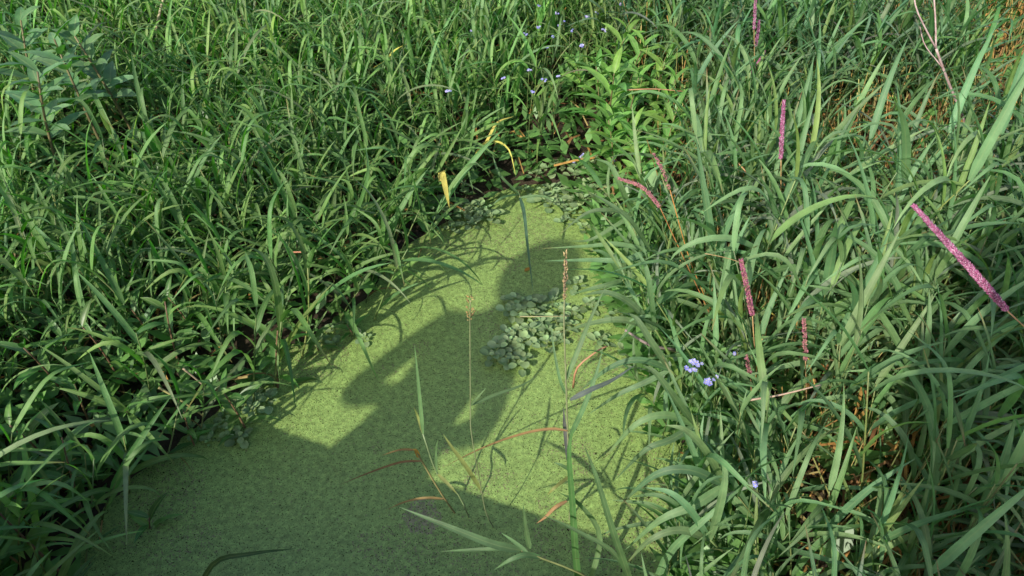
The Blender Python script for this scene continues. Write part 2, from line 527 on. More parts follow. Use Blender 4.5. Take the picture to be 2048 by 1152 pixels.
GREENS = [(0.122, 0.230, 0.085), (0.132, 0.245, 0.100), (0.115, 0.222, 0.098), (0.150, 0.262, 0.078), (0.108, 0.210, 0.082)]
BLADES = []         # (geo, mesh)
for i in range(34):
    L = random.uniform(0.20, 0.38)
    W = random.uniform(0.013, 0.0215)
    style = i % 5
    base = tintvar(random.choice(GREENS), 0.2, 0.08) if i != 26 else np.array((0.165, 0.215, 0.14))
    tip = (random.uniform(0.72, 0.9), (0.22, 0.15, 0.06)) if random.random() < 0.3 else None
    tw = random.uniform(-0.9, 0.9); sw = random.uniform(-0.35, 0.35)
    if style == 0:      # upright spear
        gg = arc_leaf(L, W, random.uniform(12, 25), random.uniform(35, 60), 9, 1.5, None, tw, 0.22, base, tip=tip, sway=sw)
    elif style == 1:    # wide arch
        gg = arc_leaf(L * 1.12, W, random.uniform(20, 35), random.uniform(115, 145), 10, 1.2, None, tw, 0.16, base, tip=tip, sway=sw)
    elif style == 2:    # flat reaching
        gg = arc_leaf(L, W, random.uniform(35, 50), random.uniform(85, 105), 9, 1.0, None, tw, 0.18, base, tip=tip, sway=sw)
    elif style == 3:    # folded over
        gg = arc_leaf(L, W, random.uniform(15, 30), random.uniform(45, 65), 11, 1.2, (random.uniform(0.4, 0.65), random.uniform(55, 85)), tw * 0.6, 0.14, base, tip=tip, sway=sw)
    else:               # drooping tip
        gg = arc_leaf(L, W * 0.9, random.uniform(22, 38), random.uniform(150, 170), 10, 1.7, None, tw, 0.15, base, tip=tip, sway=sw)
    gg.arrays(); BLADES.append((gg, None))
WIDE = []
for gg, _ in BLADES:
    V, F, UV, T = gg.arrays()
    V = V.reshape(-1, 3, 3)
    mid = V[:, 1:2]
    W2 = mid + (V - mid) * 1.04
    g2 = Geo().add(W2.reshape(-1, 3) * 1.03, F, UV, T * np.array([1.22, 1.14, 1.16]))
    WIDE.append((g2, g2.mesh("leaf", M_GRASS)))
for i, (gg, _) in enumerate(BLADES):
    gg.T[0] = gg.T[0] * np.array([0.96, 0.98, 0.72])      # the left bank's grass is a yellower green
    BLADES[i] = (gg, gg.mesh("leaf", M_GRASS))
YBLADES = []
for i in range(5):
    gg = arc_leaf(random.uniform(0.2, 0.3), random.uniform(0.008, 0.014), random.uniform(25, 45), random.uniform(120, 165), 9, 1.2, None, random.uniform(-1, 1), 0.2,
                  random.choice([(0.30, 0.27, 0.05), (0.34, 0.22, 0.08), (0.25, 0.16, 0.06)]))
    YBLADES.append((gg, gg.mesh("leaf", M_DRY)))


def shoot_proto(h, nl, spread=1.0):
    """stem and the leaves set on it: [(part name, geo, mesh, matrix)]"""
    bend = random.uniform(0.02, 0.16) * h
    ba = random.uniform(0, 6.28)
    path = np.array([[bend * math.cos(ba) * t ** 2, bend * math.sin(ba) * t ** 2, h * t] for t in np.linspace(0, 1, 6)])
    sc = tintvar((0.14, 0.20, 0.065))
    st = tube(path, np.linspace(0.0032, 0.0016, 6), 5, sc)
    parts = [("stem", st, st.mesh("stem", M_STEM), Matrix.Identity(4))]
    az = random.uniform(0, 6.28)
    for k in range(nl):
        t = 0.22 + 0.78 * (k / (nl - 1)) ** 0.85
        p = spline(path, 21)[int(round(t * 20))]
        if k == nl - 1:
            idx = random.choice([j for j in range(len(BLADES)) if j % 5 in (0, 3)])
        else:
            idx = random.randrange(len(BLADES))
            if spread > 1 and random.random() < 0.35:
                idx = idx // 5 * 5
        bl = WIDE[idx] if spread > 1 else BLADES[idx]
        s = random.uniform(0.75, 1.1) * spread * (0.62 if k == 0 else 1.0)
        if k == 0 and random.random() < 0.35:
            bl = random.choice(YBLADES)
        parts.append(("leaf", bl[0], bl[1], mat4(p, az + random.uniform(-0.6, 0.6), 0, 0, s)))
        az += math.pi + random.uniform(-0.5, 0.5)
    return parts


TALL = [shoot_proto(random.uniform(0.40, 0.62), random.choice([6, 7, 8]), 1.03) for _ in range(16)]
LOW = [shoot_proto(random.uniform(0.24, 0.42), random.choice([5, 6, 7])) for _ in range(16)]


def merge_proto(parts):
    g = Geo()
    for nm, ge, me, M in parts:
        g.addgeo(ge, M)
    return g.arrays()


TALL_M = [merge_proto(p) for p in TALL]
LOW_M = [merge_proto(p) for p in LOW]


def place_parts(root, parts):
    for nm, ge, me, M in parts:
        o = bpy.data.objects.new(nm, me)
        C.objects.link(o)
        o.parent = root
        o.matrix_basis = M


def blue_scatter(n_try, x0, x1, y0, y1, dmin, ok):
    """random spots at least dmin apart"""
    cell = dmin; grid = {}; out = []
    pts = np.column_stack([rng.uniform(x0, x1, n_try), rng.uniform(y0, y1, n_try)])
    good = ok(pts)
    for p, gd in zip(pts, good):
        if not gd:
            continue
        i, j = int(math.floor(p[0] / cell)), int(math.floor(p[1] / cell))
        if any(np.hypot(*(p - q)) < dmin for a in (-1, 0, 1) for b in (-1, 0, 1) for q in grid.get((i + a, j + b), ())):
            continue
        grid.setdefault((i, j), []).append(p); out.append(p)
    return np.array(out)


def in_reach(xy, z=0.45, mx=560, my=200):
    """near enough to the picture to be seen or to shade it"""
    px, py, f = project_many(np.column_stack([xy, np.full(len(xy), z)]))
    return (px > -mx) & (px < 2048 + mx) & (py > -my) & (py < 1152 + 420)


def project_many(q):
    d = q - CAMV
    f = d @ _FW
    return 1024 + FPX * (d @ _RT) / f, 576 - FPX * (d @ _UP) / f, f


EDGE_E = np.array([math.cos(R(-20.4)), math.sin(R(-20.4))])     # along the footbridge
EDGE_N = np.array([-EDGE_E[1], EDGE_E[0]])                      # towards the pond
DECK = 0.66
EDGE_P = P(1033, 1008)[:2] - U * DECK / math.tan(R(SUN_EL))     # a point of the deck's rim


def off_bridge(xy):
    return ((xy - EDGE_P) @ EDGE_N) > 0.08


# bare spots: where low plants, litter or channel show in the photograph
BARE = [(P(1190, 300)[:2], 0.16), (P(1130, 360)[:2], 0.16), (P(880, 440)[:2], 0.08), (P(1225, 200, 0.2)[:2], 0.20), (P(1330, 230, 0.2)[:2], 0.12),
        (P(330, 900)[:2], 0.10), (P(150, 980)[:2], 0.14), (P(250, 780, 0.1)[:2], 0.06), (P(500, 650, .1)[:2], 0.08)]


# things that stand clear in the photograph: no shoot grows between them and the viewer
CLEAR = [(888, 375, .36, .2), (1000, 250, .28, .2), (1015, 310, .24, .2), (900, 430, .05, .15), (1222, 185, .4, .2), (1290, 230, .4, .18), (1180, 120, .4, .16), (1330, 180, .4, .15), (1300, 300, .36, .16), (1235, 260, .34, .18),
         (140, 115, .68, .22), (215, 100, .66, .18), (45, 185, .66, .18), (-10, 70, .7, .15), (1110, 385, .03, .16), (1190, 430, .03, .14), (1060, 380, .03, .12), (900, 430, .03, .11), (1180, 320, .06, .14),
         (1240, 340, .06, .10), (500, 615, .36, .19), (440, 715, .3, .17), (90, 720, .32, .14), (330, 650, .3, .12), (480, 800, .03, .10), (1386, 736, .5, .10), (1420, 766, .47, .09), (1469, 709, .5, .06), (1506, 970, .55, .09),
         (1915, 200, .45, .10), (1880, 100, .66, .10), (1845, 40, .8, .08), (1564, 260, .76, .07), (1510, 60, .74, .07), (1285, 375, .68, .09), (1345, 470, .58, .07), (1400, 590, .4, .07), (1330, 340, .7, .06), (1495, 570, .63, .08), (1610, 685, .64, .07),
         (1920, 510, 1.07, .12), (1190, 560, 0, .07), (1210, 650, 0, .07), (385, 760, .16, .09), (600, 508, .3, .07), (1968, 115, .4, .08), (1700, 330, .1, .14), (1770, 400, .1, .11), (1960, 250, .1, .15), (1650, 390, .1, .09), 
         (320, 20, .5, .10)] + [(x, y, .45, .055) for (x, y) in [(1120, 48), (1078, 55), (945, 62), (1175, 35), (1208, 62), (1028, 40), (1163, 93), (1093, 98), (1058, 143), (1008, 157), (1088, 162), (1118, 153), (1233, 3), (1113, 28)]]


def not_bare(xy):
    ok = np.ones(len(xy), bool)
    for c, r in BARE:
        ok &= np.linalg.norm(xy - c, axis=1) > r
    for x, y, z, r in CLEAR:
        f = P(x, y, z)
        for h in (z, z + 0.08, 0.1, 0.25, 0.4, 0.55, 0.7):
            if h < z - 0.001:
                continue
            q = f + (CAMV - f) * ((h - z) / (CAM_H - z))
            ok &= np.linalg.norm(xy - q[:2], axis=1) > r * (1.0 if h < 0.5 else 0.75)
    return ok


def sow(name, label, group, cat, protos, merged, spots, size, lean, n_single, stuff_name, stuff_label):
    d = shore_dist(spots)
    z = ground_z(spots)
    mats = []
    eps = 0.02
    gxd = (shore_dist(spots + [eps, 0]) - shore_dist(spots - [eps, 0])) / (2 * eps)
    gyd = (shore_dist(spots + [0, eps]) - shore_dist(spots - [0, eps])) / (2 * eps)
    for i, p in enumerate(spots):
        k = random.randrange(len(protos))
        sc = size(p, d[i]) * random.uniform(0.82, 1.18)
        if d[i] < 0.28:
            tdir = math.atan2(-gyd[i], -gxd[i]) + random.uniform(-0.7, 0.7); tilt = abs(random.gauss(lean, 0.16))
        else:
            tdir = random.uniform(0, 6.28); tilt = abs(random.gauss(0.10, 0.10))
        mats.append((k, mat4((p[0], p[1], z[i] - 0.01), random.uniform(0, 6.28), tilt, tdir, sc), sc))
    top = np.column_stack([spots, z + 0.35])
    px, py, f = project_many(top)
    seen = (px > 20) & (px < 2028) & (py > 20) & (py < 1200)
    order = [i for i in np.argsort(f + np.where(seen, 0, 100)) if seen[i]][:n_single]
    single = set(order)
    for i in order:
        k, M, sc = mats[i]
        root = bpy.data.objects.new(name, None); C.objects.link(root); root.empty_display_size = 0.05
        root.matrix_world = M
        lb, gr = label(px[i], py[i], d[i])
        tag(root, lb, cat, gr)
        place_parts(root, protos[k])
    st = Geo()
    for i, (k, M, sc) in enumerate(mats):
        if i in single:
            continue
        V, F, UV, T = merged[k]
        A = np.array(M)
        st.add(V @ A[:3, :3].T + A[:3, 3], F, UV, T * np.array([random.uniform(0.82, 1.2), random.uniform(0.85, 1.15), random.uniform(0.8, 1.25)]) * random.uniform(0.85, 1.15))
    if st.n:
        tag(st.obj(stuff_name, M_GRASS), stuff_label, "grass", kind="stuff")
    return len(spots)


def label_right(x, y, d):
    if d < 0.14:
        return "short broad-bladed grass plant leaning over the pond's right waterline", "grass leaning over the right waterline"
    if x > 1800 and y > 560:
        return "shaded broad-bladed grass plant below the purple spike at the right edge", "grass in the shade at the right edge"
    if y > 820:
        return "sunlit broad-bladed grass plant in the lower right foreground", "grass in the lower right foreground"
    if x > 1500 and y < 420:
        return "broad-bladed grass plant on straw-strewn ground toward the top right", "grass on the straw-strewn ground"
    if x < 1500 and y < 420:
        return "broad-bladed grass plant between the bright lance-leaved plants and the pink spike", "grass right of the pond head"
    return "tall broad-bladed grass plant in the middle of the right bank", "grass in the middle of the right bank"


def label_left(x, y, d):
    if d < 0.14:
        return "arching grass plant leaning over the pond's left waterline", "grass leaning over the left waterline"
    if y > 640:
        return "grass plant among the lance-leaved weeds of the lower left bank", "grass among the lower left weeds"
    if x < 420:
        return "arching grass plant toward the left edge of the left bank", "grass toward the left edge"
    if x > 760:
        return "arching grass plant behind the pond head near the yellow blades", "grass behind the pond head"
    return "slender arching grass plant in the middle of the left bank", "grass in the middle of the left bank"


def right_side(xy):
    # right of a line running up the ditch and on past its head
    return xy[:, 0] > 0.02 + 0.16 * (xy[:, 1] - 1.0)


def ok_right(xy):
    return right_side(xy) & (shore_dist(xy) > -0.01) & in_reach(xy) & off_bridge(xy) & not_bare(xy)


def ok_left(xy):
    return (~right_side(xy)) & (shore_dist(xy) > -0.02) & in_reach(xy) & off_bridge(xy) & not_bare(xy)


def thin(spots, f):
    return spots[rng.random(len(spots)) < f(spots)]


def dens_right(xy):
    # straw-floored gaps towards the upper right corner
    n = value_noise(xy + 20, 1.7, 9)
    far = np.clip((xy[:, 0] - 0.9) / 0.8, 0, 1) * np.clip((xy[:, 1] - 2.0) / 0.8, 0, 1)
    return 1 - 0.88 * far * (n > 0.42)


sp_r = thin(blue_scatter(42000, -0.2, 4.6, 0.1, 6.4, 0.053, ok_right), dens_right)
sp_l = blue_scatter(42000, -4.6, 0.9, 0.4, 6.4, 0.057, ok_left)
nr = sow("reed_grass_plant", label_right, None, "grass",
         TALL, TALL_M, sp_r, lambda p, d: (1.0 if d > 0.22 else (0.85 if d > 0.1 else 0.75)) * (0.8 if p[1] < 1.0 else (1.0 if p[1] < 2.4 else 0.88)), 0.27, 300, "far_reed_grass", "dense tall green reed grass filling the upper right bank")
nl = sow("meadow_grass_plant", label_left, None, "grass",
         LOW, LOW_M, sp_l, lambda p, d: 0.88 if p[1] > 2.8 else 0.95, 0.30, 300, "far_meadow_grass", "dense arching green grass filling the upper left bank")
print("grass plants", nr, nl)

# ------------------------------------------------------------------ round-leaved water plant
CRESS_LEAF = []
for i in range(6):
    L = random.uniform(0.030, 0.044); W = L * random.uniform(0.72, 0.9)
    gg = arc_leaf(L, W, random.uniform(55, 75), random.uniform(85, 105), 7, 1.0, None, random.uniform(-0.4, 0.4), 0.22,
                  tintvar((0.220, 0.345, 0.150), 0.22, 0.08), oval_profile, wave=0.06)
    CRESS_LEAF.append((gg, gg.mesh("leaf", M_CRESS)))


def cress_proto():
    h = random.uniform(0.02, 0.05)
    st = tube(spline([(0, 0, -0.02), (0.01, 0.008, h * 0.4), (0, 0, h)], 5), 0.0022, 5, (0.16, 0.22, 0.08))
    parts = [("stem", st, st.mesh("stem", M_STEM), Matrix.Identity(4))]
    az = random.uniform(0, 6.28)
    for k in range(5):
        t = k / 4
        for j in range(2):
            lf = random.choice(CRESS_LEAF)
            r0 = 0.030 * (1 - t) ** 1.1 * random.uniform(0.7, 1.4)
            a = az + j * math.pi + random.uniform(-0.35, 0.35)
            parts.append(("leaf", lf[0], lf[1], mat4((r0 * math.cos(a), r0 * math.sin(a), h * (0.35 + 0.65 * t)), a, random.uniform(-0.25, 0.25), a, random.uniform(0.75, 1.15) * (1.0 - 0.35 * t))))
        az += math.pi / 2 + random.uniform(-0.4, 0.4)
    return parts


CRESS = [cress_proto() for _ in range(7)]


def cress_patch(spots, label, group, k=0.9):
    for (x, y) in spots:
        w = P(x, y, 0.0)
        z = max(0.004, float(ground_z(w[:2])[0]) + 0.01)
        root = empty("brooklime_plant")
        root.matrix_world = mat4((w[0], w[1], z), random.uniform(0, 6.28), random.uniform(0, 0.25), random.uniform(0, 6.28), k * random.uniform(0.8, 1.25))
        tag(root, label, "water plant", group)
        place_parts(root, random.choice(CRESS))


def jitter(c, rx, ry, n, dmin=16):
    out = []
    for _ in range(900):
        a = random.uniform(0, 6.28); r = math.sqrt(random.random())
        q = (c[0] + rx * r * math.cos(a), c[1] + ry * r * math.sin(a))
        if all(math.hypot(q[0] - o[0], q[1] - o[1]) > dmin for o in out):
            out.append(q)
        if len(out) == n:
            break
    return out


cress_patch(jitter((1075, 645), 70, 54, 19, 18), "round-leaved water plant in the raft beside the shadow's shoulder", "round-leaved raft in mid pond")
cress_patch(jitter((1025, 715), 42, 26, 5, 20), "round-leaved water plant standing in the shadow of the torso", "round-leaved plants in the torso's shadow")
cress_patch(jitter((1135, 385), 100, 36, 24, 16), "pale round-leaved water plant at the head of the pond", "round-leaved plants at the pond head")
cress_patch(jitter((1180, 450), 60, 40, 7, 22), "round-leaved water plant on the right edge below the pond head", "round-leaved plants on the right edge")
cress_patch(jitter((910, 428), 85, 32, 18, 16), "round-leaved water plant under the grass at the upper left edge", "round-leaved plants at the upper left edge")
cress_patch(jitter((680, 675), 70, 22, 5, 20), "small round-leaved water plant at the middle of the left edge", "round-leaved plants on the left edge", 0.6)
cress_patch(jitter((490, 800), 60, 40, 10, 20), "round-leaved water plant crowded at the left edge near the shaded water", "round-leaved plants at the lower left edge", 0.65)
cress_patch(jitter((440, 870), 55, 22, 5, 20), "round-leaved water plant in the deck's shade at the left edge", "round-leaved plants in the deck's shade", 0.65)
cress_patch([(1152, 575), (1180, 620), (1235, 640), (1200, 690), (1255, 720), (1215, 560)], "single round-leaved sprig among the blades at the right edge", "sprigs along the right edge")

# ------------------------------------------------------------------ plants with lance-shaped leaves
SMART_LEAF, BRIGHT_LEAF, BIG_LEAF = [], [], []
for i in range(8):
    gg = arc_leaf(random.uniform(0.10, 0.15), random.uniform(0.024, 0.034), random.uniform(45, 62), random.uniform(95, 125), 9, 1.2, None, random.uniform(-0.6, 0.6), 0.25,
                  tintvar((0.105, 0.240, 0.055), 0.25, 0.12), lance_profile, wave=0.10, sway=random.uniform(-0.3, 0.3))
    SMART_LEAF.append((gg, gg.mesh("leaf", M_BROAD)))
    gg = arc_leaf(random.uniform(0.14, 0.20), random.uniform(0.030, 0.042), random.uniform(35, 55), random.uniform(90, 120), 10, 1.2, None, random.uniform(-0.4, 0.4), 0.25,
                  tintvar((0.158, 0.338, 0.068), 0.15, 0.12), lance_profile, wave=0.08, sway=random.uniform(-0.2, 0.2))
    BRIGHT_LEAF.append((gg, gg.mesh("leaf", M_BROAD)))
    gg = arc_leaf(random.uniform(0.15, 0.20), random.uniform(0.052, 0.070), random.uniform(55, 70), random.uniform(92, 112), 10, 1.2, None, random.uniform(-0.3, 0.3), 0.2,
                  tintvar((0.120, 0.235, 0.095), 0.15, 0.08), lance_profile, wave=0.08)
    BIG_LEAF.append((gg, gg.mesh("leaf", M_BROAD)))


def leafy_proto(leaves, h, n, t0, step, s0=0.8, s1=1.1, stem_tint=(0.16, 0.14, 0.06), rad=0.004):
    ba = random.uniform(0, 6.28); b = h * random.uniform(0.08, 0.22)
    path = np.array([[b * math.cos(ba) * t ** 2, b * math.sin(ba) * t ** 2, h * t] for t in np.linspace(0, 1, 7)])
    st = tube(path, np.linspace(rad, rad * 0.5, 7), 6, stem_tint)
    parts = [("stem", st, st.mesh("stem", M_STEM), Matrix.Identity(4))]
    sp = spline(path, 41); az = random.uniform(0, 6.28)
    for k in range(n):
        t = t0 + (1 - t0) * k / (n - 1)
        lf = random.choice(leaves)
        parts.append(("leaf", lf[0], lf[1], mat4(sp[int(t * 40)], az, -0.35 * t ** 3, az, random.uniform(s0, s1) * (1 - 0.35 * t ** 4))))
        az += step + random.uniform(-0.35, 0.35)
    return parts


SMART = [leafy_proto(SMART_LEAF, random.uniform(0.16, 0.34), random.choice([9, 10, 12]), 0.25, 2.4, stem_tint=(0.18, 0.11, 0.06)) for _ in range(7)]
BRIGHT = [leafy_proto(BRIGHT_LEAF, random.uniform(0.28, 0.42), random.choice([13, 15]), 0.3, 2.4) for _ in range(4)]
BIG = [leafy_proto(BIG_LEAF, 0.56, 15, 0.55, 2.35, rad=0.007) for _ in range(3)]


def put_plant(name, protos, x, y, ztop, h, label, cat, group=None, sc=1.0):
    """plant whose crown shows at pixel (x, y); its foot is straight below"""
    w = P(x, y, ztop)
    zg = float(ground_z(w[:2])[0])
    root = empty(name)
    root.matrix_world = mat4((w[0], w[1], zg - 0.01), random.uniform(0, 6.28), random.uniform(0, 0.15), random.uniform(0, 6.28), sc)
    tag(root, label, cat, group)
    place_parts(root, random.choice(protos))
    return root


put_plant("smartweed_plant", SMART, 500, 615, 0.40, 0.3, "bright sunlit lance-leaved weed standing above the left waterline", "weed", "lance-leaved weeds on the left bank", 1.4)
put_plant("smartweed_plant", SMART, 440, 715, 0.34, 0.3, "lance-leaved weed with drooping leaves at the water's left edge", "weed", "lance-leaved weeds on the left bank", 1.3)
put_plant("smartweed_plant", SMART, 90, 720, 0.34, 0.3, "bright green lance-leaved weed at the picture's left edge in half sun", "weed", "lance-leaved weeds on the left bank", 1.2)
put_plant("smartweed_plant", SMART, 235, 950, 0.26, 0.3, "dark lance-leaved weed in the deck's shade, lower left", "weed", "lance-leaved weeds on the left bank", 1.0)
for (x, y, z, s) in [(100, 640, .36, 1.1), (320, 640, .33, 1.1), (270, 600, .34, 1.0), (200, 690, .32, 1.1), (360, 590, .32, .9), (610, 590, .28, .85), (690, 560, .26, .8), (570, 470, .34, 1.0), (420, 490, .35, 1.0)]:
    put_plant("smartweed_plant", SMART, x, y, z, 0.3, "lance-leaved weed growing between the grass shoots of the left bank", "weed", "lance-leaved weeds on the left bank", s)
for (x, y, z, s) in [(60, 860, .28, 1.15), (110, 950, .24, 1.1), (20, 980, .26, 1.1), (60, 1060, .24, 1.2), (350, 800, .22, .8), (140, 780, .28, 1.0)]:
    put_plant("smartweed_plant", SMART, x, y, z, 0.3, "dark lance-leaved weed in the shade of the lower left corner", "weed", "shaded lance-leaved weeds", s)

put_plant("lance_leaf_plant", BRIGHT, 1222, 185, 0.40, 0.4, "bright yellow-green plant with long lance leaves behind the pond head", "plant", "bright lance-leaved plants", 1.35)
for (x, y, z, s) in [(1290, 230, .42, 1.0), (1180, 120, .40, 1.0), (1330, 180, .42, 1.0), (1260, 110, .42, 1.0), (1300, 300, .36, 1.0), (1235, 255, .34, 1.0), (1200, 150, .42, 1.1), (1255, 190, .42, 1.1), (1270, 60, .42, 1.0), (1340, 250, .4, 1.0), (1220, 90, .42, 1.0), (1310, 130, .42, 1.0)]:
    put_plant("lance_leaf_plant", BRIGHT, x, y, z, 0.4, "light green lance-leaved plant in the clump behind the pond head", "plant", "bright lance-leaved plants", s)

for (x, y, z, lab) in [(140, 115, .70, "broad-leaved pale green plant lit at the top left, second from the edge"), (215, 100, .66, "broad-leaved plant with bright upper leaf, rightmost of those top left"),
                       (45, 185, .68, "broad-leaved plant lowest of those at the top left edge"), (-10, 70, .72, "broad-leaved plant cut by the picture's top left edge")]:
    put_plant("broad_leaf_plant", BIG, x, y, z, 0.6, lab, "plant", "broad-leaved plants at the top left", 1.05)


# ------------------------------------------------------------------ blue flowers
def flower_geo(r=0.0048, col=(0.42, 0.42, 0.78)):
    g = Geo()
    for k in range(5):
        a = k * 2 * math.pi / 5
        n = 6
        ang = np.linspace(0, 2 * math.pi, n, endpoint=False)
        V = np.column_stack([r * 0.62 + r * 0.5 * np.cos(ang), r * 0.42 * np.sin(ang), 0.0006 * np.cos(ang)])
        c, s = math.cos(a), math.sin(a)
        V = V @ np.array([[c, s, 0], [-s, c, 0], [0, 0, 1]])
        g.add(V, np.arange(n)[None], None, np.array(col) * random.uniform(0.9, 1.1))
    ang = np.linspace(0, 2 * math.pi, 6, endpoint=False)
    g.add(np.column_stack([r * 0.25 * np.cos(ang), r * 0.25 * np.sin(ang), np.full(6, 0.0012)]), np.arange(6)[None], None, (0.75, 0.62, 0.2))
    return g


FLOWERS = [flower_geo(random.uniform(0.0045, 0.006), c).mesh("blossom", M_PETAL, False) for c in [(0.30, 0.31, 0.72), (0.40, 0.41, 0.78), (0.25, 0.26, 0.68), (0.46, 0.44, 0.78)]]


def flower(x, y, z, n, label, group=None, spread=0.010, sc=1.0):
    w = P(x, y, z)
    zg = max(0.0, float(ground_z(w[:2])[0]))
    off = np.array([random.uniform(-.04, .04), random.uniform(-.02, .04)])
    root = empty("forget_me_not", (w[0] + off[0], w[1] + off[1], zg))
    tag(root, label, "flower", group)
    top = np.array([-off[0], -off[1], z - zg])
    tube(spline([(0, 0, 0), (top[0] * 0.3, top[1] * 0.3, top[2] * 0.6), top], 6), 0.0012, 4, (0.13, 0.2, 0.06)).obj("stem", M_STEM, root)
    for k in range(n):
        o = bpy.data.objects.new("blossom", random.choice(FLOWERS)); C.objects.link(o); o.parent = root
        a = random.uniform(0, 6.28); r = spread * math.sqrt(random.random())
        o.matrix_basis = mat4((top[0] + r * math.cos(a), top[1] + r * math.sin(a), top[2] + random.uniform(0.001, 0.008)), random.uniform(0, 6), random.uniform(0.1, 0.6), random.uniform(3.8, 5.5), sc * random.uniform(0.85, 1.2))


flower(1386, 726, 0.50, 5, "pale blue flower cluster in the right grass, topmost of four together", "blue flowers in the right grass")
flower(1399, 730, 0.49, 3, "pale blue flower cluster in the right grass, rightmost of four together", "blue flowers in the right grass")
flower(1372, 740, 0.50, 4, "pale blue flower cluster in the right grass, leftmost of four together", "blue flowers in the right grass")
flower(1387, 745, 0.49, 4, "pale blue flower cluster in the right grass, lowest of four together", "blue flowers in the right grass")
flower(1416, 768, 0.47, 6, "pale blue flower cluster just below and right of the group of four", "blue flowers in the right grass")
flower(1431, 760, 0.47, 3, "small pale blue flower cluster right of the lower one in the right grass", "blue flowers in the right grass", 0.006)
flower(1469, 709, 0.50, 2, "single pale blue blossom above the other blue flowers in the right grass", "blue flowers in the right grass", 0.004)
flower(1506, 970, 0.55, 3, "violet-blue flower alone low in the right foreground grass", "blue flowers in the right grass", 0.007)
for (x, y) in [(1120, 52), (1078, 55), (945, 62), (1125, 43), (1175, 35), (1208, 62), (1028, 40), (1163, 93), (1093, 98), (1058, 143), (1008, 157), (1088, 162), (1118, 153), (896, 185), (1233, 3), (1113, 28), (1076, 13), (1240, 10), (1105, 75), (1065, 185), (1192, 28), (1145, 62), (1050, 70)]:
    flower(x, y, 0.46, random.choice([3, 4, 5, 6]), "tiny blue flower cluster in the grass behind the pond head", "blue flowers behind the pond head", 0.011, 0.95)
for (x, y) in [(1160, 318), (1172, 312), (1150, 328), (1213, 332), (1222, 325), (1230, 302)]:
    flower(x, y, 0.07, 5, "dull violet flowers low at the dark gap above the pond head", "violet flowers above the pond head", 0.016, 1.2)


# ------------------------------------------------------------------ things traced one by one: blades, stalks and spikes
def blade_px(pts, width, tint, fold=0.16, n=13, tip=None, nrm=(0, -0.45, 0.9), prof=blade_profile):
    path = spline([P(*q) for q in pts], n)
    tan = unit(np.gradient(path, axis=0))
    side = np.cross(np.tile(unit(nrm), (n, 1)), tan)
    T = np.tile(np.asarray(tint, float), (n, 1))
    if tip:
        k = np.clip((np.linspace(0, 1, n) - tip[0]) / (1 - tip[0]), 0, 1)[:, None]
        T = T * (1 - k) + np.asarray(tip[1]) * k
    return ribbon(path, prof(n, width), side, fold, T, 0.04)


def shift(g, base):
    V, F, UV, T = g.arrays()
    g.V[0] = V - np.asarray(base)
    return g


def traced(name, label, cat, base_px, group=None):
    b = P(*base_px)
    root = empty(name, b)
    tag(root, label, cat, group)
    def part(pname, geo, mat):
        return shift(geo, b).obj(pname, mat, root)
    return root, part


GR = (0.13, 0.225, 0.095); GY = (0.26, 0.27, 0.09); OR = (0.24, 0.15, 0.065); TAN = (0.42, 0.30, 0.13); YEL = (0.44, 0.40, 0.09); PUR = (0.16, 0.15, 0.17)

# the reed clump standing in the water
_, part = traced("water_reed", "slender green reed with a long spear leaf, leftmost standing in the pond", "reed", (946, 1055, 0), "reeds standing in the pond")
part("stem", tube(spline([P(946, 1055, -.05), P(916, 988, .12), P(875, 948, .2), P(846, 868, .36)], 10), 0.0026, 5, (0.15, 0.2, 0.09)), M_STEM)
part("leaf", blade_px([(846, 868, .36), (838, 780, .52), (829, 690, .66)], 0.011, GR), M_GRASS)
part("leaf", blade_px([(846, 868, .36), (836, 835, .4), (828, 815, .44)], 0.008, GY), M_GRASS)
part("leaf", blade_px([(875, 948, .2), (900, 972, .2), (914, 988, .18)], 0.010, GY), M_GRASS)
part("leaf", blade_px([(873, 945, .21), (872, 905, .28), (875, 880, .33)], 0.008, GR), M_GRASS)
_, part = traced("water_reed", "reed with a dry yellow node and two withered brown leaves pointing left", "reed", (923, 1045, 0), "reeds standing in the pond")
part("stem", tube(spline([P(923, 1045, -.05), P(883, 988, .1), P(843, 921, .24), P(830, 900, .28)], 10), 0.0028, 5, (0.22, 0.21, 0.08)), M_STEM)
part("leaf", blade_px([(838, 915, .25), (832, 902, .28), (826, 898, .28)], 0.012, (0.5, 0.36, 0.06)), M_DRY)
part("leaf", blade_px([(830, 900, .28), (800, 900, .26), (763, 911, .22)], 0.007, (0.26, 0.17, 0.07), fold=0.5), M_DRY)
part("leaf", blade_px([(845, 922, .24), (800, 925, .22), (740, 945, .14), (681, 969, .05)], 0.007, (0.20, 0.125, 0.06), fold=0.5, tip=(0.3, (0.16, 0.09, 0.05))), M_DRY)
part("leaf", blade_px([(890, 998, .08), (850, 996, .10), (810, 1004, .08), (774, 1019, .04)], 0.008, (0.20, 0.135, 0.06), fold=0.5), M_DRY)
_, part = traced("water_reed", "thin upright reed in mid pond carrying a loose tan seed head", "reed", (993, 1065, 0), "reeds standing in the pond")
part("stem", tube(spline([P(993, 1065, -.05), P(973, 1028, .12), P(963, 981, .22), P(943, 868, .42), P(941, 811, .5), P(940, 640, .78), P(941, 600, .84)], 20), 0.0017, 5, (0.2, 0.24, 0.11)), M_STEM)
part("leaf", blade_px([(963, 981, .22), (930, 930, .32), (904, 895, .38), (886, 868, .42)], 0.012, GY), M_GRASS)
part("leaf", blade_px([(941, 811, .5), (990, 790, .5), (1040, 772, .5), (1075, 752, .5)], 0.009, GR), M_GRASS)
part("leaf", blade_px([(941, 811, .5), (955, 795, .53), (972, 776, .56)], 0.008, GR), M_GRASS)


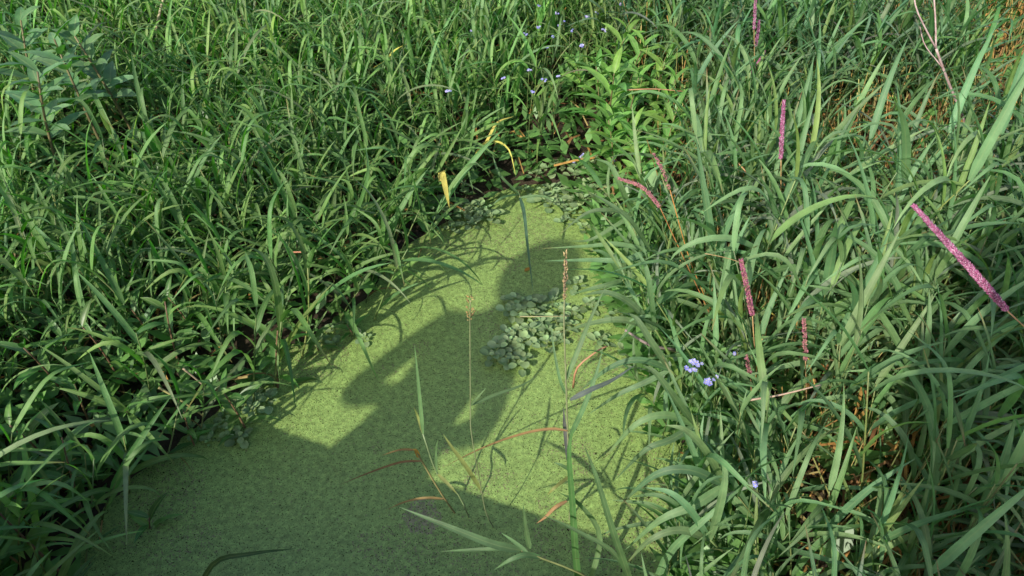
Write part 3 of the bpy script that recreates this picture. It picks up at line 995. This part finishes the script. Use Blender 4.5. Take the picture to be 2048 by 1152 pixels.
def seed_head(pts, n, rmax, size, cols, dens=1.0, flare=0.7, taper=True):
    """spikelets round an axis given by world points"""
    ax = spline(pts, 400)
    tan = unit(np.gradient(ax, axis=0))
    g = Geo()
    for i in range(n):
        t = random.random()
        k = min(399, int(t * 400))
        tn = tan[k]
        a = unit(np.cross(tn, [0.3, 0.2, 0.9])); b = np.cross(tn, a)
        ph = random.uniform(0, 6.28)
        o = a * math.cos(ph) + b * math.sin(ph)
        env = (math.sin(math.pi * min(1, 0.12 + 0.88 * t) ** 0.75) * 0.75 + 0.25) if taper else 1.0
        r = rmax * env * random.uniform(0.25, 1.0)
        p0 = ax[k] + o * r * 0.35
        d = unit(tn * random.uniform(0.6, 1.2) + o * flare)
        s = size * random.uniform(0.7, 1.3)
        w = np.cross(d, o); w = unit(w) * s * 0.17; h = unit(np.cross(w, d)) * s * 0.17
        m = p0 + d * s * 0.45
        V = [p0, m + w, m + h, m - w, m - h, p0 + d * s]
        col = np.array(random.choice(cols)) * random.uniform(0.75, 1.25)
        g.add(V, np.array([[0, 2, 1], [0, 3, 2], [0, 4, 3], [0, 1, 4], [5, 1, 2], [5, 2, 3], [5, 3, 4], [5, 4, 1]]), None, col)
    return g


part("seed_head", seed_head([P(941, 640, .78), P(940, 620, .81), P(941, 592, .85)], 34, 0.022, 0.010, [(0.42, 0.28, 0.10), (0.45, 0.33, 0.14), (0.38, 0.24, 0.10)], flare=1.3), M_SPIKE)

_, part = traced("water_reed", "tallest pale reed stalk with a tan seed spike at the pond's right side", "reed", (1138, 1055, 0), "reeds standing in the pond")
part("stem", tube(spline([P(1138, 1055, -.05), P(1143, 968, .22), P(1136, 880, .4), P(1132, 760, .62), P(1128, 640, .82), P(1131, 560, .93)], 20), np.linspace(0.0032, 0.0016, 20), 6, (0.26, 0.28, 0.14)), M_STEM)
part("seed_head", seed_head([P(1129, 600, .88), P(1132, 550, .95), P(1131, 504, 1.02)], 90, 0.008, 0.010, [(0.42, 0.35, 0.16), (0.38, 0.28, 0.14), (0.30, 0.2, 0.14)], flare=0.4), M_SPIKE)
part("leaf", blade_px([(1138, 930, .3), (1130, 860, .42), (1127, 815, .5)], 0.012, PUR), M_GRASS)
part("leaf", blade_px([(1136, 880, .4), (1165, 820, .5), (1190, 755, .58), (1205, 700, .64)], 0.014, GR), M_GRASS)
part("leaf", blade_px([(1132, 760, .62), (1160, 690, .7), (1180, 640, .74), (1212, 570, .8)], 0.013, GR), M_GRASS)
part("leaf", blade_px([(1133, 790, .56), (1120, 760, .6), (1108, 700, .66), (1102, 650, .7)], 0.008, GR), M_GRASS)
part("leaf", blade_px([(1140, 800, .55), (1180, 780, .56), (1225, 760, .55), (1270, 730, .55)], 0.014, (0.15, 0.17, 0.16)), M_GRASS)
part("leaf", blade_px([(1142, 950, .24), (1110, 975, .25), (1095, 990, .22)], 0.010, GY), M_GRASS)
part("leaf", blade_px([(1140, 940, .26), (1122, 930, .28), (1108, 925, .28)], 0.010, GR), M_GRASS)
part("leaf", blade_px([(1135, 862, .44), (1105, 858, .44), (1060, 864, .40), (1003, 881, .32), (945, 905, .2), (884, 936, .08)], 0.008, OR, fold=0.5, tip=(0.5, (0.17, 0.11, 0.05))), M_DRY)
part("leaf", blade_px([(1134, 1002, .12), (1110, 1015, .12), (1090, 1035, .08), (1073, 1047, .04)], 0.011, (0.30, 0.20, 0.09), fold=0.4), M_DRY)

_, part = traced("foreground_reed", "reed leaning in from the lower edge with a long broad spear leaf pointing left", "reed", (1290, 1215, 0.05), "reeds at the lower edge")
part("stem", tube(spline([P(1290, 1215, .02), P(1163, 1148, .26), P(1080, 1115, .33), P(1043, 1101, .36)], 12), 0.0028, 5, (0.2, 0.22, 0.08)), M_STEM)
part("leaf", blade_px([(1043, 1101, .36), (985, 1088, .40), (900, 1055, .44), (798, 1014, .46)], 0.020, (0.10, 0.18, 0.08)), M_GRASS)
part("leaf", blade_px([(1040, 1100, .36), (990, 1098, .37), (935, 1100, .36), (880, 1103, .32)], 0.010, GR), M_GRASS)
part("leaf", blade_px([(1082, 1114, .33), (1050, 1110, .36), (1020, 1120, .36), (988, 1140, .32)], 0.014, GR), M_GRASS)
part("leaf", blade_px([(1060, 1098, .36), (1052, 1060, .42), (1046, 1008, .5)], 0.013, GR), M_GRASS)
part("leaf", blade_px([(1055, 1105, .36), (1030, 1085, .38), (1003, 1066, .40)], 0.010, GR), M_GRASS)
_, part = traced("foreground_reed", "broad upright blade rising beside the tall stalk at the lower edge", "reed", (1165, 1210, 0.0), "reeds at the lower edge")
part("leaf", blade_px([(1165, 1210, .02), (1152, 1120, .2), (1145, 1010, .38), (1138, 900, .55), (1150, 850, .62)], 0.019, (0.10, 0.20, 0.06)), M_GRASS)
part("leaf", blade_px([(1165, 1205, .02), (1200, 1080, .22), (1160, 1010, .34), (1118, 985, .40)], 0.015, GR), M_GRASS)
_, part = traced("foreground_reed", "broad green blade leaning left from the right foreground over the water", "reed", (1290, 1260, 0.0), "reeds at the lower edge")
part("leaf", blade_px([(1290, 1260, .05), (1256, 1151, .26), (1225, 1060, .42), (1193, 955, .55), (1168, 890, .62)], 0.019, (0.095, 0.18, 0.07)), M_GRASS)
part("leaf", blade_px([(1290, 1255, .05), (1330, 1120, .3), (1420, 1030, .46), (1500, 960, .5)], 0.020, GR), M_GRASS)
part("leaf", blade_px([(1285, 1250, .05), (1240, 1120, .28), (1150, 1060, .36), (1085, 1030, .4)], 0.013, GR), M_GRASS)
_, part = traced("foreground_reed", "dark blade leaning in from the lower edge over the shaded water", "reed", (380, 1230, 0.0), "reeds at the lower edge")
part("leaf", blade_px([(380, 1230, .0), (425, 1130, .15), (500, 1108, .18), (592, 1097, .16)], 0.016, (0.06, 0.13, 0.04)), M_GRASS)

# leaf hanging over the water at the pond head
_, part = traced("hanging_grass_plant", "grass shoot at the pond head with one long blade hanging over the water", "grass", (1030, 388, 0.02))
part("stem", tube(spline([P(1030, 388, 0), P(1036, 380, .1), P(1040, 395, .24)], 8), 0.0022, 5, (0.2, 0.24, 0.1)), M_STEM)
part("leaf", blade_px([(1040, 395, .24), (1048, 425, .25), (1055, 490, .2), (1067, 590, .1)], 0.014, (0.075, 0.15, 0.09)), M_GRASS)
part("leaf", blade_px([(1040, 395, .24), (1080, 392, .26), (1115, 402, .24)], 0.013, GR), M_GRASS)
part("leaf", blade_px([(1038, 388, .2), (1000, 350, .3), (985, 310, .36)], 0.013, GR), M_GRASS)
part("leaf", blade_px([(1038, 388, .2), (1005, 395, .24), (985, 410, .22)], 0.012, GR), M_GRASS)

# blades of the right bank reaching over the water
REACH = [
    ("grass plant on the right bank with a blade reaching left over the shadow's head", (1330, 560, .05), [(1300, 500, .42), [(1230, 488, .44), (1180, 492, .42), (1085, 497, .36)], [(1260, 440, .55), (1215, 405, .6), (1180, 385, .6)], [(1250, 520, .40), (1180, 520, .38), (1090, 522, .3)]]),
    ("grass plant on the right bank with pale blades fanning over the pond's upper right edge", (1290, 470, .05), [(1265, 430, .32), [(1215, 420, .36), (1170, 428, .34), (1118, 470, .24)], [(1225, 455, .3), (1180, 480, .26), (1140, 482, .2)], [(1240, 370, .45), (1220, 330, .5), (1190, 318, .5)]]),
    ("grass plant on the right bank arching left above the round-leaved raft", (1350, 720, .05), [(1310, 660, .38), [(1250, 640, .42), (1190, 645, .40), (1110, 668, .3)], [(1265, 610, .46), (1215, 585, .5), (1165, 590, .46)], [(1300, 580, .55), (1290, 530, .62), (1270, 500, .64)]]),
    ("grass plant leaning from the right bank beside the bent orange stalk", (1390, 800, .05), [(1340, 740, .4), [(1280, 720, .45), (1220, 735, .42), (1150, 790, .3)], [(1290, 765, .38), (1235, 790, .34), (1175, 830, .22)], [(1300, 680, .5), (1275, 640, .55), (1255, 625, .55)]]),
    ("grass plant leaning from the right bank over the specked duckweed", (1450, 900, .05), [(1390, 850, .4), [(1330, 830, .46), (1270, 850, .44), (1205, 920, .3)], [(1340, 880, .4), (1290, 900, .38), (1230, 960, .24)], [(1345, 790, .52), (1310, 745, .58), (1285, 730, .58)]]),
    ("grass plant in the right foreground with long blades drooping toward the tall reed stalk", (1520, 1060, .05), [(1450, 970, .45), [(1380, 940, .52), (1310, 950, .5), (1240, 1010, .36)], [(1390, 1010, .44), (1320, 1040, .4), (1250, 1100, .26)], [(1410, 900, .58), (1370, 860, .64), (1330, 850, .64)]]),
    ("grass plant low in the right foreground bending over the specked shore", (1480, 1150, .05), [(1420, 1080, .36), [(1360, 1060, .42), (1300, 1080, .4), (1250, 1130, .28)], [(1380, 1020, .48), (1340, 985, .52), (1290, 975, .5)], [(1440, 1010, .5), (1450, 950, .58), (1440, 900, .62)]]),
    ("grass plant at the right waterline below the pond head, thin upright blades", (1262, 600, .03), [(1245, 560, .22), [(1225, 525, .3), (1205, 505, .34), (1180, 500, .34)], [(1215, 570, .22), (1180, 578, .2), (1140, 590, .14)], [(1250, 510, .34), (1260, 465, .42), (1270, 430, .46)]]),
]
for lab, base, (top, *leaves) in REACH:
    _, part = traced("reed_grass_plant", lab, "grass", base, "grass reaching over the right waterline")
    part("stem", tube(spline([P(base[0], base[1], 0), P((base[0] + top[0]) / 2 + 6, (base[1] + top[1]) / 2, top[2] * .5), P(*top)], 8), 0.0026, 5, (0.16, 0.23, 0.08)), M_STEM)
    for k, lf in enumerate(leaves):
        part("leaf", blade_px([top] + lf, random.uniform(0.017, 0.024), tintvar(GR, 0.15, 0.06), tip=(0.9, (0.24, 0.18, 0.07)) if k == 0 else None), M_GRASS)

# shoots of the left bank standing out over the water
OVER = [("grass shoot bending over the shaded lower left waterline, uppermost of four", (395, 868), .9, .4), ("grass shoot bending over the shaded lower left waterline, second of four", (325, 925), .95, .45), ("grass shoot bending over the shaded lower left waterline, third of four", (255, 985), 1.0, .4), ("grass shoot bending over the shaded lower left waterline, lowest of four", (195, 1050), 1.0, .45),
        ("grass shoot at the left waterline casting long shadows toward the elbow", (545, 775), 1.25, .30), ("grass shoot rising from the water beside the lower left round leaves", (505, 815), 1.2, .2),
        ("grass shoot leaning over the duckweed left of the elbow's shadow", (600, 715), 1.2, .35), ("grass shoot at the left waterline under the red stalk", (745, 640), 1.15, .35),
        ("grass shoot overhanging the pond below the yellow blades", (830, 520), 1.2, .35), ("grass shoot at the middle left waterline with arching shadow blades", (770, 575), 1.2, .35)]
for lab, (x, y), sc, tl in OVER:
    w = P(x, y, 0)
    root = empty("meadow_grass_plant"); root.matrix_world = mat4((w[0], w[1], -0.02), random.uniform(0, 6.28), tl, random.uniform(-0.5, 0.3), sc)
    tag(root, lab, "grass", "grass shoots overhanging the left waterline")
    place_parts(root, random.choice(LOW))

# yellow blades
for pts, w, lab in [([(880, 362, .38), (884, 345, .40), (890, 372, .37), (894, 392, .34), (899, 416, .29)], 0.024, "broad yellow blade bent over at the upper left waterline"),
                    ([(955, 318, .12), (975, 280, .22), (995, 245, .28), (1027, 233, .28)], 0.014, "yellow blade arching right above the pond head, upper of two"),
                    ([(940, 330, .12), (965, 290, .22), (990, 282, .26), (1018, 300, .25), (1031, 350, .17)], 0.013, "yellow blade arching over and down above the pond head, lower of two"),
                    ([(775, 240, .14), (790, 215, .26), (815, 202, .3), (850, 208, .27)], 0.010, "small yellowed blade in the grass left of the pond head"),
                    ([(720, 150, .2), (765, 125, .38), (790, 100, .44), (818, 86, .46)], 0.012, "pale yellow-green blade in the grass near the top"),
                    ([(1968, 140, .3), (1972, 118, .38), (1968, 102, .42)], 0.016, "small bright yellow leaf near the top right corner")]:
    _, part = traced("yellow_blade", lab, "leaf", pts[0], "yellowed blades")
    part("leaf", blade_px(pts, w, YEL), M_DRY)

# floating orange leaf
b = P(1049, 543, 0.006)
gl = arc_leaf(0.034, 0.016, 78, 96, 7, 1, None, 0.5, 0.35, (0.40, 0.20, 0.045), lance_profile)
o = gl.obj("fallen_leaf", M_DRY); o.location = b; o.rotation_euler = (0, 0, 0.7)
tag(o, "small curled orange leaf floating in the shadow of the head", "leaf")

# pink and purple seed spikes
PK = [(0.36, 0.10, 0.21), (0.32, 0.09, 0.18), (0.40, 0.14, 0.25), (0.50, 0.30, 0.40)]
RD = [(0.40, 0.16, 0.17), (0.38, 0.14, 0.19), (0.44, 0.24, 0.19)]


def spike_plant(label, stalk, spikes, cols, rad=0.007, n=260, size=0.008, stint=(0.36, 0.22, 0.10)):
    _, part = traced("seed_spike_stalk", label, "seed head", stalk[0], "pink seed spikes in the right grass")
    part("stalk", tube(spline([P(*q) for q in stalk], 14), 0.0016, 5, stint), M_STEM)
    for sp in spikes:
        part("spike", seed_head([P(*q) for q in sp], int(n * 1.5), rad * 1.3, size, cols, flare=0.75), M_SPIKE)


spike_plant("large purple-pink furry seed spike slanting at the right edge", [(2290, 900, .45), (2140, 740, .8), (2015, 622, 1.0)], [[(2015, 622, 1.0), (1930, 525, 1.07), (1828, 412, 1.12)]], PK, 0.0105, 2600, 0.0065)
spike_plant("upright pink seed spike above the middle of the right grass", [(1572, 560, .2), (1563, 420, .5), (1562, 320, .68)], [[(1562, 320, .68), (1564, 265, .76), (1568, 202, .84)]], PK, 0.008, 700, 0.008)
spike_plant("pink seed stalk with three short spikes at the top of the right grass", [(1530, 330, .2), (1512, 180, .55), (1508, 60, .78)], [[(1508, 60, .78), (1510, 20, .84), (1512, -20, .9)], [(1511, 130, .64), (1506, 145, .63), (1500, 122, .67)], [(1512, 135, .63), (1520, 118, .66), (1529, 103, .7)], [(1511, 95, .7), (1516, 65, .74), (1518, 42, .78)]], PK, 0.007, 320, 0.007)
spike_plant("coral seed spike drooping left on a long orange stalk beside the pond head", [(1440, 672, .25), (1360, 500, .52), (1320, 415, .66)], [[(1320, 415, .66), (1285, 375, .70), (1238, 357, .70)]], RD, 0.008, 480, 0.007, (0.42, 0.20, 0.06))
spike_plant("second long orange stalk crossing the coral one, thin brown spike", [(1430, 640, .25), (1380, 520, .45), (1340, 380, .66)], [[(1340, 380, .66), (1325, 340, .7), (1308, 308, .74)]], RD, 0.005, 110, 0.008, (0.44, 0.22, 0.05))
spike_plant("reddish seed spike nodding over a bent straw stalk in the right grass", [(1515, 760, .3), (1508, 680, .48), (1505, 632, .56)], [[(1505, 632, .56), (1495, 580, .63), (1482, 520, .7)]], RD + PK[:2], 0.010, 520, 0.008)
spike_plant("small dark red seed spike upright in the right grass", [(1614, 830, .35), (1612, 760, .5), (1611, 722, .58)], [[(1611, 722, .58), (1610, 685, .64), (1608, 640, .7)]], RD, 0.0055, 150, 0.008)
spike_plant("short pinkish seed spike low behind the blue flowers", [(1505, 830, .3), (1502, 770, .42), (1501, 752, .45)], [[(1501, 752, .45), (1497, 735, .48), (1492, 712, .51)]], RD, 0.006, 100, 0.008)
_, part = traced("straw_stalk", "thin straw stalk bent to the left beside the nodding red spike", "stalk", (1482, 525, .7))
part("stem", tube(spline([P(1482, 525, .7), P(1450, 515, .72), P(1410, 507, .74)], 8), 0.0013, 4, TAN), M_STEM)

# bare forked twig
root, part = traced("dry_twig", "bare pinkish grey forked twig standing near the top right corner", "twig", (1960, 330, .1))
part("branch", tube(spline([P(1960, 330, .1), P(1928, 240, .36), P(1895, 160, .56), P(1872, 97, .70)], 12), np.linspace(0.0065, 0.0045, 12), 6), M_TWIG)
part("branch", tube(spline([P(1872, 97, .70), P(1850, 55, .78), P(1832, 15, .86), P(1826, -30, .92)], 8), np.linspace(0.004, 0.0025, 8), 5), M_TWIG)
part("branch", tube(spline([P(1872, 97, .70), P(1871, 40, .80), P(1866, -30, .92)], 8), np.linspace(0.004, 0.0025, 8), 5), M_TWIG)
part("branch", tube(spline([P(1885, 135, .62), P(1850, 90, .68), P(1838, 45, .74)], 8), np.linspace(0.003, 0.0015, 8), 5), M_TWIG)

# dry stalks and straws picked out singly
for pts, rad, tint, lab in [
        ([(366, 737, .22), (385, 752, .18), (412, 775, .12)], 0.004, (0.40, 0.32, 0.20), "short pale broken stalk at the lower left waterline"),
        ([(317, 775, .26), (365, 803, .2), (407, 832, .12)], 0.004, (0.34, 0.30, 0.12), "yellowish straw leaning into the shaded water at lower left"),
        ([(1350, 700, .3), (1300, 690, .36), (1250, 660, .4)], 0.006, (0.26, 0.20, 0.18), "greyish withered stalk lying over the right waterline"),
        ([(1146, 775, .3), (1155, 735, .4), (1195, 702, .44), (1215, 692, .44)], 0.0035, (0.36, 0.20, 0.10), "bent orange stalk at the right edge of the pond"),
        ([(575, 505, .3), (605, 505, .32), (612, 520, .28)], 0.003, (0.42, 0.16, 0.11), "small reddish stalk in the left grass"),
        ([(1690, 480, .1), (1640, 300, .4), (1600, 260, .5)], 0.0025, (0.40, 0.27, 0.10), "thin straw stalk in the middle of the right grass"),
        ([(1250, 180, .5), (1310, 178, .5), (1370, 183, .48)], 0.003, (0.42, 0.22, 0.12), "thin reddish stalk lying across the bright lance-leaved plants"),
        ([(1440, 300, .5), (1485, 335, .5), (1520, 390, .45)], 0.003, (0.42, 0.25, 0.12), "arching straw stalk right of the pond head"),
        ([(1040, 633, .05), (1090, 633, .06), (1140, 632, .05)], 0.0022, (0.32, 0.30, 0.15), "pale straw lying across the round-leaved raft"),
        ([(312, 60, .4), (322, 15, .5), (335, -30, .6)], 0.009, (0.42, 0.36, 0.22), "thick pale dead stalk at the top left"),
        ([(1500, 800, .55), (1560, 790, .56), (1640, 770, .58)], 0.003, (0.35, 0.26, 0.18), "withered greyish blade lying across the right grass")]:
    b = P(*pts[0])
    o = shift(tube(spline([P(*q) for q in pts], 10), np.linspace(rad, rad * 0.6, 10), 6, tint), b).obj("dry_stalk", M_STEM)
    o.location = b
    tag(o, lab, "stalk")


# ------------------------------------------------------------------ litter and low growth on the banks
def litter():
    g = Geo()
    pts = np.column_stack([rng.uniform(-3.6, 3.8, 30000), rng.uniform(0.5, 6.0, 30000)])
    ok = (shore_dist(pts) > 0.10) & in_reach(pts, 0.1, 80, 80)
    straw = np.clip((pts[:, 0] - 0.5) / 0.6, 0.2, 1)
    ok &= rng.random(len(pts)) < straw
    pts = pts[ok]; zz = ground_z(pts)
    cols = [(0.30, 0.155, 0.045), (0.36, 0.21, 0.06), (0.24, 0.12, 0.05), (0.33, 0.26, 0.10), (0.16, 0.09, 0.035)]
    for p, z in zip(pts, zz):
        L = random.uniform(0.06, 0.22); a = random.uniform(0, 6.28)
        h0 = z + random.uniform(0.0, 0.07); dz = random.uniform(-0.03, 0.07) + (random.uniform(0, 0.14) if p[0] > 0.8 else 0)
        d = np.array([math.cos(a), math.sin(a), 0]) * L
        path = np.array([[p[0], p[1], h0], [p[0] + d[0] * .5, p[1] + d[1] * .5, h0 + dz], [p[0] + d[0], p[1] + d[1], h0 + dz * .6]])
        s = np.array([-math.sin(a), math.cos(a), random.uniform(-.5, .5)]) * random.uniform(0.0015, 0.0055)
        V = np.vstack([path - s, path + s])
        g.add(V, np.array([[0, 1, 4, 3], [1, 2, 5, 4]]), None, np.array(random.choice(cols)) * random.uniform(0.6, 1.3))
    st = np.column_stack([rng.uniform(0.6, 3.8, 3600), rng.uniform(0.9, 6.0, 3600)])
    st = st[(shore_dist(st) > 0.1) & in_reach(st, 0.2, 80, 80)]
    for p, z in zip(st, ground_z(st)):
        h = random.uniform(0.15, 0.42); a = random.uniform(0, 6.28); l = random.uniform(0.02, 0.16)
        path = np.array([[p[0], p[1], z], [p[0] + l * .4 * math.cos(a), p[1] + l * .4 * math.sin(a), z + h * .6], [p[0] + l * math.cos(a), p[1] + l * math.sin(a), z + h]])
        sd = np.array([math.cos(a + 1.3), math.sin(a + 1.3), 0]) * random.uniform(0.001, 0.0026)
        g.add(np.vstack([path - sd, path + sd]), np.array([[0, 1, 4, 3], [1, 2, 5, 4]]), None, np.array(random.choice([(0.42, 0.27, 0.08), (0.40, 0.33, 0.12), (0.36, 0.20, 0.07), (0.30, 0.30, 0.10)])) * random.uniform(0.7, 1.2))
    tag(g.obj("straw_litter", M_DRY), "brown and orange dead straw lying under the grass", "straw", kind="stuff")
    g = Geo()
    pts = np.column_stack([rng.uniform(-3.6, 3.8, 17000), rng.uniform(0.5, 6.0, 17000)])
    edge = np.column_stack([rng.uniform(-1.4, 1.2, 16000), rng.uniform(0.8, 3.7, 16000)])
    edge = edge[(np.abs(shore_dist(edge) - 0.07) < 0.09) & (edge[:, 0] > -0.2) & (edge[:, 1] < 2.6)]
    pts = np.vstack([pts, edge])
    ok = (shore_dist(pts) > -0.02) & in_reach(pts, 0.1, 80, 80)
    pts = pts[ok]; zz = ground_z(pts)
    for p, z in zip(pts, zz):
        for _ in range(3):
            L = random.uniform(0.04, 0.11); a = random.uniform(0, 6.28); e = random.uniform(-0.2, 0.9)
            d = np.array([math.cos(a) * math.cos(e), math.sin(a) * math.cos(e), math.sin(e)]) * L
            b0 = np.array([p[0] + random.gauss(0, .02), p[1] + random.gauss(0, .02), z + random.uniform(0.0, 0.16)])
            s = np.array([-math.sin(a), math.cos(a), random.uniform(-.4, .4)]) * L * random.uniform(0.12, 0.26)
            V = np.array([b0, b0 + d * .5 - s, b0 + d, b0 + d * .5 + s])
            g.add(V, np.array([[0, 1, 2, 3]]), None, np.array([0.12, 0.23, 0.06]) * random.uniform(0.6, 1.5))
    tag(g.obj("undergrowth", M_BROAD), "small low green leaves between the grass stems", "undergrowth", kind="stuff")


litter()

# ------------------------------------------------------------------ footbridge the picture is taken from
bridge = empty("footbridge", (EDGE_P[0], EDGE_P[1], DECK), R(-20.4))
tag(bridge, "weathered timber plank footbridge whose shadow crosses the near water", "bridge")


def box(lo, hi, bev=0.004):
    (x0, y0, z0), (x1, y1, z1) = lo, hi
    b = bev
    V = []
    for z, i in ((z0, b), (z0 + b, 0), (z1 - b, 0), (z1, b)):
        V += [(x0 + i, y0 + i, z), (x1 - i, y0 + i, z), (x1 - i, y1 - i, z), (x0 + i, y1 - i, z)]
    return Geo().add(V, [quads(4, 4, True), np.array([[3, 2, 1, 0], [12, 13, 14, 15]])])


plank = box((0, -1.9, -0.045), (0.141, 0, 0)).mesh("plank", M_PLANK, False)
for i in range(46):
    o = bpy.data.objects.new("plank", plank); C.objects.link(o); o.parent = bridge
    o.location = (-3.1 + i * 0.145, random.uniform(-0.004, 0.0), random.uniform(-0.003, 0.0))
for y in (-0.16, -0.95, -1.75):
    box((-3.3, y, -0.225), (3.7, y + 0.09, -0.049)).obj("beam", M_BEAM, bridge, False)


# ------------------------------------------------------------------ the two people standing on it
def skin_obj(name, verts, edges, radii, mat, parent, root=0, sub=2):
    me = bpy.data.meshes.new(name)
    me.from_pydata([tuple(v) for v in verts], edges, [])
    me.materials.append(mat)
    o = bpy.data.objects.new(name, me); C.objects.link(o); o.parent = parent
    sk = o.modifiers.new("skin", 'SKIN'); sk.use_smooth_shade = True
    if not me.skin_vertices:
        bpy.context.view_layer.objects.active = o
    for i, r in enumerate(radii):
        me.skin_vertices[0].data[i].radius = (r, r) if not isinstance(r, tuple) else r
        me.skin_vertices[0].data[i].use_root = (i == root)
    ss = o.modifiers.new("subdivision", 'SUBSURF'); ss.levels = sub; ss.render_levels = sub
    return o


def person(across, along, label, jacket, lean, head_off, arms, hair_r):
    """local frame: x to the right of the shadow direction, y along it, z up"""
    foot = ACR * across + U * along
    root = empty("person", (foot[0], foot[1], DECK), -R(AZ))
    tag(root, label, "person")
    def X(a, h, d=0.0):
        return (a + lean * max(0, h - 0.9), d, h)
    V, E, RR = [], [], []
    def chain(start, pts):
        prev = start
        for (q, r) in pts:
            V.append(q); RR.append(r)
            if prev is not None:
                E.append((prev, len(V) - 1))
            prev = len(V) - 1
        return prev
    ho = head_off
    pelvis = chain(None, [(X(0, .93), .14)])
    chest = chain(pelvis, [(X(-.02, 1.06), .105), (X(-.04, 1.22), .115)])
    neck = chain(chest, [(X(-.04, 1.36), .06), (X(ho * .5 - .02, 1.44, .01), .05)])
    chain(neck, [(X(ho, 1.555, .02), .083), (X(ho, 1.64, .01), .088), (X(ho, 1.70, 0), .055)])
    hd = len(V) - 3
    chain(hd, [(X(ho, 1.585, .125), .012)])            # nose
    for s in (-1, 1):
        sh, el, wr = arms[s]
        k = chain(chest, [(X(*sh), .055), (X(*el), .040), (X(*wr), .026)])
        w = np.array(X(*wr)); e = np.array(X(*el)); f = unit(w - e)
        sd = unit(np.cross(f, [0, 0, 1.0]) + 1e-6)
        pal = w + f * .06
        kp = chain(k, [(tuple(pal), (.034, .018))])
        for j, (off, ln) in enumerate([(-.030, .075), (-.010, .085), (.010, .080), (.029, .062)]):
            b0 = pal + f * .035 + sd * off
            chain(kp, [(tuple(b0), .010), (tuple(b0 + f * ln * .55), .009), (tuple(b0 + f * ln * .85 + np.array([0, .02, -.025])), .007)])
        t0 = w + f * .03 + sd * s * .03
        chain(kp, [(tuple(t0), .012), (tuple(t0 + f * .035 + sd * s * .02), .010)])
        kk = chain(pelvis, [(X(s * .09, .85), .085), ((s * .11, 0, .48), .058), ((s * .115, -.02, .10), .038), ((s * .125, .12, .04), .035)])
    skin_obj("body", V, E, RR, M_SKIN, root)
    # jacket
    V, E, RR = [], [], []
    p0 = chain(None, [(X(-.015, .82), .185)])
    c0 = chain(p0, [(X(-.02, 1.05), .128), (X(-.04, 1.22), .135), (X(-.04, 1.36), .07)])
    for s in (-1, 1):
        sh, el, wr = arms[s]
        chain(c0 - 1, [(X(*sh), .058), (X(*el), .046), (tuple(np.array(X(*wr)) * .94 + np.array(X(*el)) * .06), .036)])
    skin_obj("jacket", V, E, RR, jacket, root)
    V, E, RR = [], [], []
    p0 = chain(None, [(X(0, 1.03), .125), (X(0, .92), .15)])
    for s in (-1, 1):
        chain(p0, [(X(s * .095, .80), .10), ((s * .112, 0, .46), .075), ((s * .117, -.01, .09), .062)])
    skin_obj("trousers", V, E, RR, M_JEANS, root)
    for s in (-1, 1):
        skin_obj("shoe", [(s * .117, -.06, .05), (s * .12, .06, .05), (s * .125, .16, .035)], [(0, 1), (1, 2)], [.05, .048, .035], M_SHOE, root)
    # hair: a shell over the back and top of the head, face left free
    nu, nv = 20, 12
    W = []
    for i in range(nv):
        th = math.pi * (0.02 + 0.80 * i / (nv - 1))
        for j in range(nu):
            ph = 2 * math.pi * j / nu
            fr = max(0, math.sin(ph))                 # towards the face
            rr = 1.0 - 0.30 * fr * (th > 0.9) + 0.03 * math.sin(9 * ph + 5 * th)
            W.append((X(ho, 0)[0] + lean * 0.7 + hair_r[0] * math.sin(th) * math.cos(ph) * rr, -0.02 + 0.125 * math.sin(th) * math.sin(ph) * rr, 1.605 + hair_r[1] * math.cos(th)))
    Geo().add(W, [quads(nv, nu, True), np.array([list(range(nu))[::-1]])]).obj("hair", M_HAIR, root)
    for s in (-1, 1):
        e = [(X(ho, 0)[0] + lean * .7 + s * .034 + .012 * math.sin(a) * math.cos(b_), .088 + .012 * math.sin(a) * math.sin(b_), 1.615 + .009 * math.cos(a)) for a in np.linspace(0.05, 3.09, 6) for b_ in np.linspace(0, 6.28, 8, endpoint=False)]
        Geo().add(e, quads(6, 8, True)).obj("eye", M_EYE, root)
    return root


# the one whose shadow lies on the pond: head-top shadow falls at pixel (1130, 483)
hip = P(770, 915)[:2]
tip = P(1130, 483)[:2]
PH = 1.75
s_along = tip @ U - (DECK + PH) / math.tan(R(SUN_EL))
person(hip @ ACR + 0.0, s_along, "person with thick hair and dark jacket, elbows out, standing on the footbridge", M_JACKET, 0.0, -0.03,
       {-1: ((-.195, 1.285), (-.272, .985, -.03), (-.15, .92, .14)), 1: ((.11, 1.25), (.205, 1.06, -.03), (.12, .88, .14))}, (.142, .150))
person(0.43, -0.12, "person in a pale shirt leaning over the rail-less rim of the footbridge", M_SHIRT, -0.22, 0.0,
       {-1: ((-.17, 1.34), (-.20, 1.06, -.02), (-.19, .85, .08)), 1: ((.17, 1.34), (.20, 1.06, -.02), (.19, .85, .08))}, (.105, .135))
